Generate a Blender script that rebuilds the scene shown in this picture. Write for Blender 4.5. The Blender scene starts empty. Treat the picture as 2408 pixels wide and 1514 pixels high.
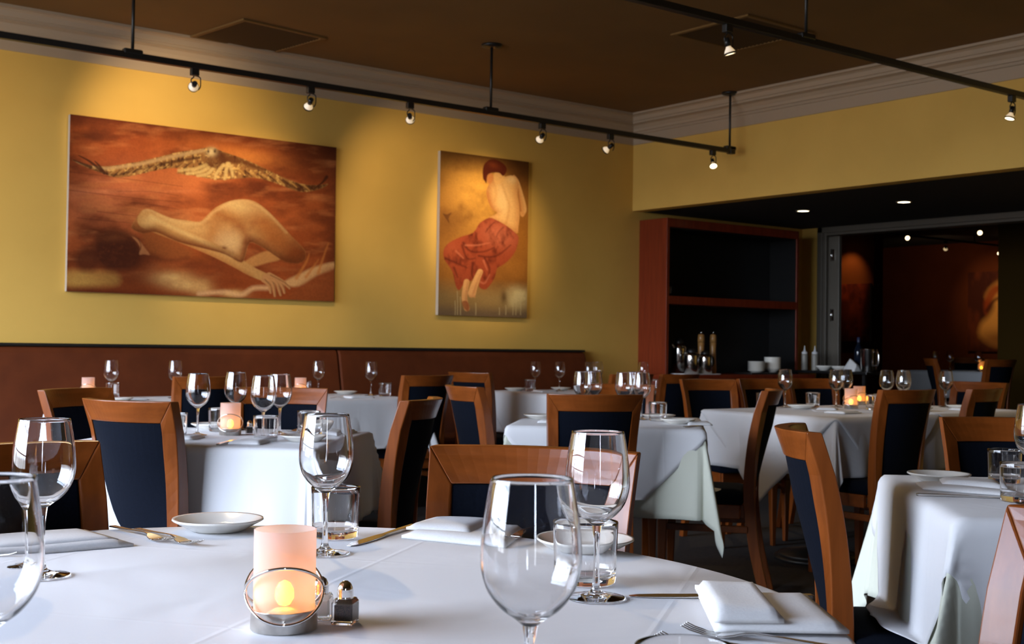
import bpy, bmesh, math, random
import numpy as np
from mathutils import Vector, Matrix

PI = math.pi
scn = bpy.context.scene
COL = scn.collection

# ------------------------------------------------------------------ camera
cam_data = bpy.data.cameras.new('camera')
cam = bpy.data.objects.new('camera', cam_data)
COL.objects.link(cam)
cam.location = (0, 0, 1.063)
cam.rotation_mode = 'XYZ'
cam.matrix_world = (Matrix.Translation((0, 0, 1.063)) @ Matrix.Rotation(math.radians(-37.81), 4, 'Z')
                    @ Matrix.Rotation(math.radians(90 + 1.148), 4, 'X') @ Matrix.Rotation(math.radians(0.81), 4, 'Z'))
cam_data.sensor_width = 36.0
cam_data.lens = 43.46
cam_data.clip_start = 0.02
cam_data.clip_end = 200
cam_data.dof.use_dof = True
cam_data.dof.focus_distance = 1.9
cam_data.dof.aperture_fstop = 14
scn.camera = cam

# ------------------------------------------------------------------ sky, exposure
scn.view_settings.view_transform = 'Standard'
scn.view_settings.look = 'None'
scn.view_settings.gamma = 1.0
scn.view_settings.use_curve_mapping = False
scn.view_settings.exposure = 0.1
scn.cycles.use_denoising = True
scn.cycles.max_bounces = 14
scn.cycles.transmission_bounces = 12
scn.cycles.glossy_bounces = 6
scn.cycles.diffuse_bounces = 4
scn.cycles.sample_clamp_indirect = 40.0
scn.cycles.blur_glossy = 0.3

SKY = 23.5
w = bpy.data.worlds.new('sky')
scn.world = w
w.use_nodes = True
nt = w.node_tree
bg = nt.nodes['Background']
tc = nt.nodes.new('ShaderNodeTexCoord')
sx = nt.nodes.new('ShaderNodeSeparateXYZ')
rp = nt.nodes.new('ShaderNodeValToRGB')
nt.links.new(tc.outputs['Generated'], sx.inputs[0])
nt.links.new(sx.outputs['Z'], rp.inputs[0])
els = rp.color_ramp.elements
els[0].position = 0.0
els[0].color = (0.22, 0.23, 0.25, 1)
els[1].position = 0.6
els[1].color = (0.95, 1.20, 1.75, 1)
e = els.new(0.06); e.color = (0.75, 0.86, 1.02, 1)
e = els.new(0.25); e.color = (0.88, 1.0, 1.22, 1)
nt.links.new(rp.outputs[0], bg.inputs['Color'])
bg.inputs['Strength'].default_value = SKY

WX, BY = -2.2, -2.6          # window wall, rear wall
WIN = [(1.4, 4.45, 0.6, 2.85), (4.65, 7.1, 0.6, 2.85)]
def portal(name, loc, rot, sxx, syy):
    l = bpy.data.lights.new(name, 'AREA')
    l.shape = 'RECTANGLE'; l.size = sxx; l.size_y = syy
    l.cycles.is_portal = True
    o = bpy.data.objects.new(name, l); COL.objects.link(o)
    o.location = loc; o.rotation_euler = rot
    return o
portal('daylight_portal', (WX - 0.02, 2.925, 1.725), (0, -PI / 2, 0), 2.25, 3.05)
portal('daylight_portal', (WX - 0.02, 5.875, 1.725), (0, -PI / 2, 0), 2.25, 2.45)
portal('daylight_portal', (-1.35, BY - 0.02, 1.3), (PI / 2, 0, 0), 0.34, 2.2)

# ------------------------------------------------------------------ material helpers
MATS = {}
def mat(name, color=(.8, .8, .8), rough=.5, metal=0.0, **kw):
    if name in MATS: return MATS[name]
    m = bpy.data.materials.new(name); m.use_nodes = True
    b = m.node_tree.nodes['Principled BSDF']
    b.inputs['Base Color'].default_value = (*color, 1)
    b.inputs['Roughness'].default_value = rough
    b.inputs['Metallic'].default_value = metal
    for k, v in kw.items():
        k = k.replace('_', ' ')
        b.inputs[k].default_value = (*v, 1) if isinstance(v, tuple) else v
    MATS[name] = m
    return m
def nodes(m): return m.node_tree.nodes, m.node_tree.links, m.node_tree.nodes['Principled BSDF']
def noise_color(m, c1, c2, scale=(1, 1, 1), nscale=5, detail=4, lo=.35, hi=.65, bump=0.0, bscale=None, coord='Object'):
    N, L, B = nodes(m)
    t = N.new('ShaderNodeTexCoord'); mp = N.new('ShaderNodeMapping'); mp.inputs['Scale'].default_value = scale
    nz = N.new('ShaderNodeTexNoise'); nz.inputs['Scale'].default_value = nscale; nz.inputs['Detail'].default_value = detail
    r = N.new('ShaderNodeValToRGB')
    r.color_ramp.elements[0].position = lo; r.color_ramp.elements[0].color = (*c1, 1)
    r.color_ramp.elements[1].position = hi; r.color_ramp.elements[1].color = (*c2, 1)
    L.new(t.outputs[coord], mp.inputs[0]); L.new(mp.outputs[0], nz.inputs['Vector'])
    L.new(nz.outputs['Fac'], r.inputs[0]); L.new(r.outputs[0], B.inputs['Base Color'])
    if bump:
        bp = N.new('ShaderNodeBump'); bp.inputs['Strength'].default_value = bump; bp.inputs['Distance'].default_value = .002
        src = nz
        if bscale:
            src = N.new('ShaderNodeTexNoise'); src.inputs['Scale'].default_value = bscale; src.inputs['Detail'].default_value = 3
            L.new(t.outputs[coord], src.inputs['Vector'])
        L.new(src.outputs['Fac'], bp.inputs['Height']); L.new(bp.outputs[0], B.inputs['Normal'])
    return m

yellow = noise_color(mat('yellow_wall_paint', rough=.75), (.70, .425, .086), (.76, .468, .098), nscale=2.2, bump=.10, bscale=160)
ceil_m = noise_color(mat('brown_ceiling_paint', rough=.85), (.165, .082, .016), (.19, .095, .019), nscale=1.5, bump=.08, bscale=120)
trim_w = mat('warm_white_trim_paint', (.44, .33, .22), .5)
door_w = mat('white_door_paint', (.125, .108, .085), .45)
floor_m = noise_color(mat('dark_carpet', rough=.95), (.008, .006, .005), (.022, .015, .011), nscale=40, detail=6, bump=.5)
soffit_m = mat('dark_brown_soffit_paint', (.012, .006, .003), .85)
def wood(name, c1, c2, rough=.3, axis=2):
    sc = [26, 26, 26]; sc[axis] = 1.6
    m = mat(name, rough=rough, Coat_Weight=.06, Coat_Roughness=.15, Specular_IOR_Level=.35)
    return noise_color(m, c1, c2, scale=tuple(sc), nscale=2.0, detail=5, lo=.3, hi=.7)
cherry = wood('cherry_wood_upright', (.145, .034, .0045), (.215, .053, .008))
cherry_x = wood('cherry_wood_crosswise', (.145, .034, .0045), (.215, .053, .008), axis=0)
redwood = wood('red_stained_wood', (.16, .020, .005), (.23, .032, .008), rough=.4)
navy = noise_color(mat('navy_upholstery', rough=.95, Specular_IOR_Level=.10), (.0016, .0028, .0062), (.0026, .0042, .0092), nscale=220, bump=.25)
leather = noise_color(mat('terracotta_banquette_vinyl', rough=.6, Specular_IOR_Level=.3), (.105, .022, .0045), (.13, .028, .006), nscale=9, bump=.15, bscale=90)
black = mat('black_metal', (.012, .011, .010), .4)
blackwood = mat('black_laminate', (.004, .004, .004), .35)
steel = mat('polished_steel', (.72, .70, .67), .14, 1.0)
cutlery_m = mat('stainless_cutlery_steel', (.66, .64, .61), .2, 1.0)
chrome = mat('chrome', (.75, .74, .72), .08, 1.0)
pewter = noise_color(mat('scratched_silver_metal', rough=.3, metal=1.0), (.5, .47, .43), (.66, .63, .58), nscale=60)
china = mat('white_china', (.78, .75, .68), .12, Coat_Weight=.3)
glass = mat('clear_glass', (1, 1, 1), 0.0, Transmission_Weight=1.0, IOR=1.48)
mill_w = wood('pepper_mill_wood', (.30, .14, .04), (.40, .20, .06))
squeeze_m = mat('cloudy_plastic', (.45, .42, .36), .4, Transmission_Weight=.4)
napkin_m = noise_color(mat('white_napkin_cotton', rough=.9), (.66, .655, .65), (.70, .695, .69), nscale=300, bump=.15)
pepper_m = noise_color(mat('ground_pepper', rough=.9), (.02, .013, .008), (.09, .055, .03), nscale=900, coord='Object')
salt_m = mat('table_salt', (.8, .78, .74), .9)
canvas_edge = mat('bare_canvas_edge', (.42, .36, .29), .8)

def cloth_mat(name, col, crease=.36, ang=.0, shift=(0, 0)):
    m = mat(name, col, .88, Sheen_Weight=.1)
    N, L, B = nodes(m)
    t = N.new('ShaderNodeTexCoord'); mp = N.new('ShaderNodeMapping'); mp.vector_type = 'TEXTURE'; mp.inputs['Rotation'].default_value = (0, 0, ang); mp.inputs['Location'].default_value = (*shift, 0)
    L.new(t.outputs['Object'], mp.inputs[0])
    s = N.new('ShaderNodeSeparateXYZ'); L.new(mp.outputs[0], s.inputs[0])
    outs = []
    for ax in 'XY':
        a = N.new('ShaderNodeMath'); a.operation = 'PINGPONG'; a.inputs[1].default_value = crease / 2
        L.new(s.outputs[ax], a.inputs[0])
        b = N.new('ShaderNodeMath'); b.operation = 'DIVIDE'; b.inputs[1].default_value = .006; b.use_clamp = True
        L.new(a.outputs[0], b.inputs[0]); outs.append(b)
    mn = N.new('ShaderNodeMath'); mn.operation = 'MINIMUM'
    L.new(outs[0].outputs[0], mn.inputs[0]); L.new(outs[1].outputs[0], mn.inputs[1])
    nz = N.new('ShaderNodeTexNoise'); nz.inputs['Scale'].default_value = 5.0; nz.inputs['Detail'].default_value = 2
    nz.inputs['Distortion'].default_value = 1.2
    L.new(t.outputs['Object'], nz.inputs['Vector'])
    ml = N.new('ShaderNodeMath'); ml.operation = 'MULTIPLY_ADD'; ml.inputs[1].default_value = -.10
    L.new(mn.outputs[0], ml.inputs[0]); L.new(nz.outputs['Fac'], ml.inputs[2])
    bp = N.new('ShaderNodeBump'); bp.inputs['Strength'].default_value = .35; bp.inputs['Distance'].default_value = .01
    L.new(ml.outputs[0], bp.inputs['Height']); L.new(bp.outputs[0], B.inputs['Normal'])
    return m
cloth_w = cloth_mat('white_tablecloth_linen', (.62, .615, .62), ang=.5)
cloth_t = cloth_mat('pressed_white_tablecloth_linen', (.62, .615, .62), crease=.44, ang=.645, shift=(.349, .199))
cloth_c = cloth_mat('cream_undercloth_linen', (.56, .57, .47), ang=0)

def emis(name, col, strength, base=(.8, .8, .8)):
    return mat(name, base, .5, Emission_Color=col, Emission_Strength=strength)
lamp_lens = emis('halogen_lens', (1, .74, .42), 4)
lamp_refl = emis('halogen_glass_reflector', (1, .70, .36), .55)
flame_m = emis('led_flame', (1, .46, .012), 15)
down_m = emis('downlight_diffuser', (1, .82, .52), 7)

# frosted candle shade: thin frosted glass wall
fro = bpy.data.materials.new('frosted_glass_shade'); fro.use_nodes = True
N, L = fro.node_tree.nodes, fro.node_tree.links
N.remove(N['Principled BSDF'])
out = N['Material Output']
tr = N.new('ShaderNodeBsdfTranslucent'); tr.inputs[0].default_value = (1, .58, .40, 1)
df = N.new('ShaderNodeBsdfDiffuse'); df.inputs[0].default_value = (.85, .70, .66, 1)
rf = N.new('ShaderNodeBsdfRefraction'); rf.inputs['Color'].default_value = (1, .93, .85, 1); rf.inputs['Roughness'].default_value = .42; rf.inputs['IOR'].default_value = 1.02
m1 = N.new('ShaderNodeMixShader'); m1.inputs[0].default_value = .60
m2 = N.new('ShaderNodeMixShader'); m2.inputs[0].default_value = .40
L.new(tr.outputs[0], m1.inputs[1]); L.new(df.outputs[0], m1.inputs[2])
L.new(m1.outputs[0], m2.inputs[1]); L.new(rf.outputs[0], m2.inputs[2]); L.new(m2.outputs[0], out.inputs[0])

# window pane: thin clear sheet
pane_m = bpy.data.materials.new('window_pane_glass'); pane_m.use_nodes = True
N, L = pane_m.node_tree.nodes, pane_m.node_tree.links
N.remove(N['Principled BSDF'])
tp = N.new('ShaderNodeBsdfTransparent'); gl = N.new('ShaderNodeBsdfGlossy'); gl.inputs['Roughness'].default_value = .0
fr = N.new('ShaderNodeFresnel'); fr.inputs['IOR'].default_value = 1.3
mx = N.new('ShaderNodeMixShader')
L.new(fr.outputs[0], mx.inputs[0]); L.new(tp.outputs[0], mx.inputs[1]); L.new(gl.outputs[0], mx.inputs[2]); L.new(mx.outputs[0], N['Material Output'].inputs[0])

# ------------------------------------------------------------------ mesh helpers
class MB:
    def __init__(s): s.v = []; s.f = []; s.sm = []
    def add(s, verts, faces, smooth=False):
        o = len(s.v); s.v += [tuple(p) for p in verts]
        for f in faces: s.f.append(tuple(i + o for i in f)); s.sm.append(smooth)
        return s
    def box(s, x0, x1, y0, y1, z0, z1):
        return s.add([(x, y, z) for x in (x0, x1) for y in (y0, y1) for z in (z0, z1)],
                     [(0, 1, 3, 2), (4, 6, 7, 5), (0, 4, 5, 1), (2, 3, 7, 6), (0, 2, 6, 4), (1, 5, 7, 3)])
    def lathe(s, prof, n=32, c=(0, 0, 0), smooth=True):
        vs = []; fs = []; rings = []
        for r, z in prof:
            if r < 1e-6: rings.append([len(vs)]); vs.append((c[0], c[1], c[2] + z))
            else:
                st = len(vs)
                for j in range(n):
                    a = 2 * PI * j / n; vs.append((c[0] + r * math.cos(a), c[1] + r * math.sin(a), c[2] + z))
                rings.append(list(range(st, st + n)))
        for a, b in zip(rings[:-1], rings[1:]):
            for j in range(n):
                k = (j + 1) % n
                if len(a) == 1 and len(b) == 1: continue
                if len(a) == 1: fs.append((a[0], b[k], b[j]))
                elif len(b) == 1: fs.append((a[j], a[k], b[0]))
                else: fs.append((a[j], a[k], b[k], b[j]))
        return s.add(vs, fs, smooth)
    def crisp(s, prof, n=24, c=(0, 0, 0), e_=.0012):
        out = []
        for i, p in enumerate(prof):
            p = Vector(p)
            if 0 < i < len(prof) - 1:
                for q in (Vector(prof[i - 1]), Vector(prof[i + 1])):
                    d = q - p; k = min(e_, d.length * .3); out.append(tuple(p + d.normalized() * k))
            else: out.append(tuple(p))
        return s.lathe(out, n, c)
    def cyl(s, p0, p1, r0, r1=None, n=16, smooth=True):
        return s.tube([p0, p1], [r0, r0 if r1 is None else r1], n, smooth)
    def tube(s, path, rad, n=8, smooth=True, closed=False):
        P = [Vector(p) for p in path]; m = len(P)
        R = rad if isinstance(rad, (list, tuple)) else [rad] * m
        vs = []; up = None
        for i in range(m):
            d = (P[(i + 1) % m] - P[i - 1]) if closed else (P[min(i + 1, m - 1)] - P[max(i - 1, 0)])
            d.normalize()
            if up is None: up = d.orthogonal().normalized()
            up = (up - d * up.dot(d)).normalized(); sd = d.cross(up)
            for j in range(n):
                a = 2 * PI * j / n; q = P[i] + R[i] * (math.cos(a) * up + math.sin(a) * sd); vs.append(q[:])
        fs = []
        for i in range(m if closed else m - 1):
            i2 = (i + 1) % m
            for j in range(n):
                k = (j + 1) % n; fs.append((i * n + j, i * n + k, i2 * n + k, i2 * n + j))
        o = len(s.v); s.add(vs, fs, smooth)
        if not closed:
            s.f += [tuple(o + j for j in reversed(range(n))), tuple(o + (m - 1) * n + j for j in range(n))]; s.sm += [False, False]
        return s
    def sweep(s, rings, caps=True, smooth=False):
        n = len(rings[0]); vs = [p for r in rings for p in r]; fs = []
        for i in range(len(rings) - 1):
            for j in range(n):
                k = (j + 1) % n; fs.append((i * n + j, i * n + k, (i + 1) * n + k, (i + 1) * n + j))
        if caps: fs += [tuple(reversed(range(n))), tuple((len(rings) - 1) * n + j for j in range(n))]
        return s.add(vs, fs, smooth)
    def build(s, name, m, parent=None, bevel=0.0, recalc=True, loc=None, segs=2):
        me = bpy.data.meshes.new(name); me.from_pydata(s.v, [], s.f)
        me.polygons.foreach_set('use_smooth', s.sm)
        me.materials.append(m)
        if recalc:
            b = bmesh.new(); b.from_mesh(me); bmesh.ops.recalc_face_normals(b, faces=b.faces); b.to_mesh(me); b.free()
        o = bpy.data.objects.new(name, me); COL.objects.link(o)
        if parent: o.parent = parent
        if loc: o.location = loc
        if bevel:
            md = o.modifiers.new('bevel', 'BEVEL'); md.width = bevel; md.segments = segs; md.limit_method = 'ANGLE'; md.angle_limit = .6
        return o

def tag(o, label, cat, group=None, kind=None):
    if label: o['label'] = label
    if cat: o['category'] = cat
    if group: o['group'] = group
    if kind: o['kind'] = kind
    return o
def thing(name, label=None, cat=None, loc=(0, 0, 0), rz=0.0, group=None):
    o = bpy.data.objects.new(name, None); COL.objects.link(o)
    o.empty_display_size = .05
    o.location = loc; o.rotation_euler = (0, 0, rz)
    return tag(o, label, cat, group)
def structure(mb, name, m, **kw):
    o = mb.build(name, m, **kw); o['kind'] = 'structure'; return o
class Proto:
    """the first placement uses the model itself, the later ones copies of it and of its parts"""
    def __init__(s, root): s.root = root; s.used = False; s.kids = {}; s._collect(root)
    def _collect(s, o): s.kids[o.name] = [c for c in bpy.data.objects if c.parent == o]; [s._collect(c) for c in s.kids[o.name]]
    def _copy(s, o, parent=None):
        c = o.copy(); COL.objects.link(c)
        if parent: c.parent = parent
        for ch in s.kids[o.name]: s._copy(ch, c)
        return c
    def put(s, loc, rz, label, group=None):
        if not s.used: o = s.root; s.used = True
        else: o = s._copy(s.root)
        o.location = loc; o.rotation_euler = (0, 0, rz); o['label'] = label
        if group: o['group'] = group
        return o
def catmull(P, n=4, closed=False):
    out = []; m = len(P)
    for i in range(m if closed else m - 1):
        p0, p1, p2, p3 = (P[(i - 1) % m], P[i], P[(i + 1) % m], P[(i + 2) % m]) if closed else (P[max(i - 1, 0)], P[i], P[i + 1], P[min(i + 2, m - 1)])
        for k in range(n):
            t = k / n
            out.append(tuple(.5 * (2 * b + (c - a) * t + (2 * a - 5 * b + 4 * c - d) * t * t + (3 * b - a - 3 * c + d) * t ** 3) for a, b, c, d in zip(p0, p1, p2, p3)))
    if not closed: out.append(tuple(P[-1]))
    return out
def hd(h): return -math.radians(h)          # heading clockwise from +Y to a z rotation

# ------------------------------------------------------------------ the room
LY, RX, CZ = 7.37, 6.95, 2.95
SOF, DX = 2.185, 9.1
structure(MB().box(WX - .1, 16, BY - .1, 12.2, -.1, 0), 'floor', floor_m)
structure(MB().box(WX - .1, RX + .1, BY - .1, LY + .1, CZ, CZ + .1), 'ceiling', ceil_m)
structure(MB().box(WX - .1, DX, LY, LY + .1, 0, CZ), 'wall_left', yellow)
mb = MB().box(RX, RX + .12, 2.9, LY, SOF, CZ).box(RX, RX + .12, BY, 2.9, 0, CZ)
structure(mb, 'wall_right', yellow)
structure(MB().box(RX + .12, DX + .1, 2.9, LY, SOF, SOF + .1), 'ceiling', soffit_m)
brownp = mat('dark_brown_wall_paint', (.10, .05, .02), .8)
# window wall with its openings
def wall_with_openings(name, axis, pos, a0, a1, ops, t=.14):
    mb = MB(); ops = sorted(ops); cur = a0
    def bx(u0, u1, z0, z1):
        if axis == 'x': mb.box(pos - t, pos, u0, u1, z0, z1)
        else: mb.box(u0, u1, pos - t, pos, z0, z1)
    for (u0, u1, z0, z1) in ops:
        bx(cur, u0, 0, CZ); bx(u0, u1, 0, z0); bx(u0, u1, z1, CZ); cur = u1
    bx(cur, a1, 0, CZ)
    return structure(mb, name, brownp)
wall_with_openings('wall_front', 'x', WX, BY, LY, WIN)
WIN2 = [(-1.52, -1.18, 0.2, 2.4)]
wall_with_openings('wall_back', 'y', BY, WX, RX, WIN2)
wm = mat('window_frame_paint', (.08, .07, .06), .5)
def window(name, axis, pos, op, nv, nh):
    u0, u1, z0, z1 = op; mb = MB(); w_ = .05
    def bx(a, b, c, d, e_=0, f_=.06):
        if axis == 'x': mb.box(pos - .10 + e_, pos - .10 + f_, a, b, c, d)
        else: mb.box(a, b, pos - .10 + e_, pos - .10 + f_, c, d)
    bx(u0, u0 + w_, z0, z1); bx(u1 - w_, u1, z0, z1); bx(u0 + w_, u1 - w_, z0, z0 + w_); bx(u0 + w_, u1 - w_, z1 - w_, z1)
    for i in range(1, nv):
        c = u0 + (u1 - u0) * i / nv; bx(c - .022, c + .022, z0 + w_, z1 - w_, .005, .055)
    for i in range(1, nh):
        c = z0 + (z1 - z0) * i / nh; bx(u0 + w_, u1 - w_, c - .016, c + .016, .012, .048)
    fo = structure(mb, name, wm)
    p = MB()
    if axis == 'x': p.add([(pos - .07, u0, z0), (pos - .07, u1, z0), (pos - .07, u1, z1), (pos - .07, u0, z1)], [(0, 1, 2, 3)])
    else: p.add([(u0, pos - .07, z0), (u1, pos - .07, z0), (u1, pos - .07, z1), (u0, pos - .07, z1)], [(0, 1, 2, 3)])
    p.build('pane', pane_m, fo)
window('window_1', 'x', WX, WIN[0], 6, 5)
window('window_2', 'x', WX, WIN[1], 5, 5)
window('window_3', 'y', BY, WIN2[0], 1, 1)

# crown moulding: one mitred profile per wall
prof = [(0, 2.722), (.012, 2.722), (.014, 2.80), (.024, 2.803), (.024, 2.812), (.017, 2.815), (.019, 2.822), (.030, 2.825), (.036, 2.845),
        (.055, 2.868), (.078, 2.876), (.095, 2.876), (.095, 2.892), (.105, 2.895), (.118, 2.922), (.135, 2.932), (.158, 2.934), (.158, CZ), (0, CZ)]
r0 = [(WX, LY - d, z) for d, z in prof]; r1 = [(RX - d, LY - d, z) for d, z in prof]; r2 = [(RX - d, BY, z) for d, z in prof]
structure(MB().sweep([r0, r1]), 'trim_1', trim_w)
structure(MB().sweep([r1, r2]), 'trim_2', trim_w)

# the alcove's end wall, the wide doorway and the far room
structure(MB().box(RX + .12, DX + .1, 2.8, 2.9, 0, SOF), 'wall_alcove', yellow)
mb = MB().box(DX, DX + .14, 7.186, 12.2, 0, SOF).box(DX, DX + .14, 2.9, 4.3, 0, SOF)
structure(mb, 'wall_door', yellow)
structure(MB().box(DX, DX + .14, 2.8, 12.2, SOF, 2.9), 'wall_header', yellow)
mb = MB()
mb.box(DX - .02, DX + .16, 7.13, 7.186, 0, 2.185).box(DX - .012, DX + .15, 7.09, 7.13, 0, 2.14)
mb.box(DX - .02, DX + .16, 4.3, 7.186, 2.135, 2.185).box(DX - .005, DX + .15, 4.3, 7.13, 2.110, 2.135)
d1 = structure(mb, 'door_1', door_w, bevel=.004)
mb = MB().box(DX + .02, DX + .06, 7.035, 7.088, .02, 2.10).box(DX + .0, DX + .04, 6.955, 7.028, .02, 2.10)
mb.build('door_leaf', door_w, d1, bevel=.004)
for z in (1.93, 1.39, .4):
    MB().box(DX - .012, DX + .0, 7.0, 7.022, z - .05, z + .05).cyl((DX - .014, 7.03, z - .055), (DX - .014, 7.03, z + .055), .006).build('hinge', steel, d1)
FZ = .12
red_m = noise_color(mat('dark_red_wall_paint', rough=.9, Specular_IOR_Level=.08), (.10, .022, .006), (.125, .028, .008), nscale=2)
org_m = noise_color(mat('orange_wall_paint', rough=.9, Specular_IOR_Level=.08), (.17, .036, .005), (.20, .043, .006), nscale=2)
olive_m = mat('ochre_partition_paint', (.045, .024, .004), .9, Specular_IOR_Level=.05)
structure(MB().box(DX + .14, 15.6, 2.8, 12.2, 0, FZ), 'floor', floor_m)
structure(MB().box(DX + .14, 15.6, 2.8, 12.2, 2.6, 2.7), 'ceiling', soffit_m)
structure(MB().box(15.5, 15.6, 2.8, 12.2, FZ, 2.6), 'wall_far', red_m)
structure(MB().box(12.8, 12.98, 9.26, 12.1, FZ, 2.6), 'wall_partition', org_m)
structure(MB().box(11.0, 11.15, 2.9, 6.54, FZ, 2.6), 'wall_screen', olive_m)
structure(MB().box(DX + .14, 15.6, 12.1, 12.2, FZ, 2.6), 'wall_end', red_m)
structure(MB().box(DX + .14, 15.6, 2.8, 2.9, FZ, 2.6), 'wall_side', red_m)

# ceiling vents
def vent(cx, cy, rot, label):
    t = thing('air_vent', label, 'vent', (cx, cy, CZ), rot, 'square ceiling vents')
    mb = MB(); a = .30
    for (x0, x1, y0, y1) in ((-a, a, -a, -a + .03), (-a, a, a - .03, a), (-a, -a + .03, -a + .03, a - .03), (a - .03, a, -a + .03, a - .03)):
        mb.box(x0, x1, y0, y1, -.012, 0)
    mb.build('frame', ceil_m, t, bevel=.003)
    mb = MB()
    for i in range(18):
        y = -.26 + i * .0305
        mb.add([(-.27, y, -.001), (.27, y, -.001), (.27, y + .02, -.011), (-.27, y + .02, -.011)], [(0, 1, 2, 3)])
    mb.box(-.27, .27, -.27, .27, -.0008, 0)
    mb.build('grille', mat('dark_vent_metal', (.085, .040, .008), .8), t, recalc=False)
vent(3.39, 6.95, .12, 'square brown air vent in the ceiling above the reclining figure painting')
vent(5.55, 4.96, .02, 'square brown air vent in the ceiling behind the right track light bar')

# ------------------------------------------------------------------ track lights
def track(y, z, x0, x1, stems, label):
    t = thing('track_rail', label, 'track light', (0, y, z), 0, 'ceiling track rails')
    MB().box(x0, x1, -.017, .017, -.016, .016).build('rail', black, t, bevel=.002)
    for sx_ in stems:
        MB().cyl((sx_, 0, .016), (sx_, 0, CZ - z), .0085, n=10).build('stem', black, t)
        MB().box(sx_ - .05, sx_ + .05, -.022, .022, .005, .034).build('bracket', black, t, bevel=.008)
        MB().lathe([(0, CZ - z - .022), (.03, CZ - z - .02), (.062, CZ - z - .012), (.064, CZ - z), (0, CZ - z)], 24, (sx_, 0, 0)).build('canopy', black, t)
    MB().box(x1 - .02, x1 + .03, -.022, .022, -.022, .03).build('end_feed', black, t, bevel=.004)
TZ = 2.522
track(6.175, TZ, -2.1, 6.80, [2.31, 4.60, 6.79], 'long black track rail hanging in front of the yellow wall with the paintings')
track(3.74, TZ, -2.1, 6.70, [2.3, 4.63], 'black track rail crossing the upper right corner of the ceiling')
def make_spot():
    t = thing('spotlight', None, 'spotlight')
    MB().box(-.022, .022, -.015, .015, -.052, -.016).build('adapter', black, t, bevel=.004)
    MB().tube(catmull([(.004, 0, -.05), (.03, 0, -.058), (.034, 0, -.075), (.033, 0, -.105), (.022, 0, -.125)], 4), .0032, 6).tube(catmull([(-.004, 0, -.05), (-.006, 0, -.062), (-.018, 0, -.074), (-.016, 0, -.09), (-.006, 0, -.1)], 4), .0032, 6).build('yoke', black, t)
    # head aims along its own -Z, pivot at the socket
    h = MB().cyl((0, 0, .022), (0, 0, -.016), .0135, n=16).build('socket', black, t, loc=(0, 0, -.098))
    MB().lathe([(.0095, -.014), (.013, -.022), (.021, -.034), (.0265, -.047), (.027, -.049)], 24).build('reflector', lamp_refl, h, recalc=False)
    MB().lathe([(.0262, -.044), (.0285, -.045), (.0285, -.052), (.0255, -.0525)], 24).build('rim', black, h)
    MB().lathe([(0, -.0485), (.012, -.0485), (.0255, -.0475)], 24).build('lens', lamp_lens, h)
    return t
spot = Proto(make_spot())
def place_spot(x, y, target, label, watts, angle=42, z=TZ, group='spotlights on the tracks'):
    o = spot.put((x, y, z), 0, label, group)
    head = [c for c in bpy.data.objects if c.parent == o and c.name.startswith('socket')][0]
    d = Vector(target) - Vector((x, y, z - .098))
    q = d.to_track_quat('-Z', 'Y')
    head.rotation_mode = 'QUATERNION'; head.rotation_quaternion = q
    if watts:
        l = bpy.data.lights.new('halogen_beam', 'SPOT'); l.energy = watts; l.color = (1, .75, .45)
        l.spot_size = math.radians(angle); l.spot_blend = .85; l.shadow_soft_size = .02
        lo = bpy.data.objects.new('halogen_beam', l); COL.objects.link(lo)
        lo.location = Vector((x, y, z - .098)) + d.normalized() * .06
        lo.rotation_mode = 'QUATERNION'; lo.rotation_quaternion = q
place_spot(2.647, 6.175, (3.02, 7.37, 2.32), 'leftmost spotlight on the long rail, above the bird painting', 52, 72)
place_spot(3.335, 6.175, (3.6, 7.37, 1.75), 'second spotlight from the left on the long rail, by the bird painting\'s upper right corner', 42, 70)
place_spot(4.0, 6.175, (4.9, 7.37, 2.05), 'third spotlight from the left on the long rail, between the two paintings', 32, 70)
place_spot(5.015, 6.175, (5.42, 7.37, 1.95), 'spotlight hanging above the upper right corner of the seated figure painting', 55, 55)
place_spot(5.61, 6.175, (5.38, 7.37, 1.75), 'spotlight in front of the crown moulding just left of the room corner', 16, 55)
place_spot(6.61, 6.175, (5.9, 5.2, 1.1), 'dazzling last spotlight at the right end of the long rail', 24, 60)
place_spot(4.09, 3.74, (4.5, 3.5, .75), 'spotlight on the right rail near the top of the photo', 16, 60)
place_spot(6.42, 3.74, (5.9, 3.9, .75), 'spotlight on the right rail at the upper right edge of the photo', 16, 60)

place_spot(1.3, 6.175, (1.75, 7.37, 2.05), 'added unseen spotlight left of the frame on the long rail', 16, 95)  # head added out of view to brighten the left of the yellow wall
place_spot(1.5, 3.74, (.75, 1.35, .75), 'added unseen spotlight over the front table, above the frame', 85, 46)  # unseen head added for warm light on the round table
place_spot(2.2, 3.74, (2.6, 1.7, .75), 'added unseen spotlight over the right-edge table, above the frame', 20, 42)  # extra unseen head, put in to warm the right-edge table
# recessed downlights in the dark soffit
def make_down():
    t = thing('downlight', None, 'ceiling light')
    MB().lathe([(.046, -.006), (.058, -.006), (.060, -.001), (.060, .0), (.046, .0)], 28).build('trim_ring', mat('downlight_trim', (.3, .26, .2), .5), t)
    MB().lathe([(0, -.004), (.046, -.004)], 28).build('diffuser', down_m, t)
    return t
down = Proto(make_down())
down.put((7.88, 6.376, SOF), 0, 'round recessed downlight in the dark soffit above the service cabinet', 'recessed downlights')
down.put((7.93, 5.477, SOF), 0, 'round recessed downlight in the dark soffit nearer the doorway', 'recessed downlights')
for (x, y) in ((7.88, 6.376), (7.93, 5.477)):
    l = bpy.data.lights.new('downlight_beam', 'SPOT'); l.energy = 2.5; l.color = (1, .66, .32); l.spot_size = 1.5; l.spot_blend = .7; l.shadow_soft_size = .04
    o = bpy.data.objects.new('downlight_beam', l); COL.objects.link(o); o.location = (x, y, SOF - .02)

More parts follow.
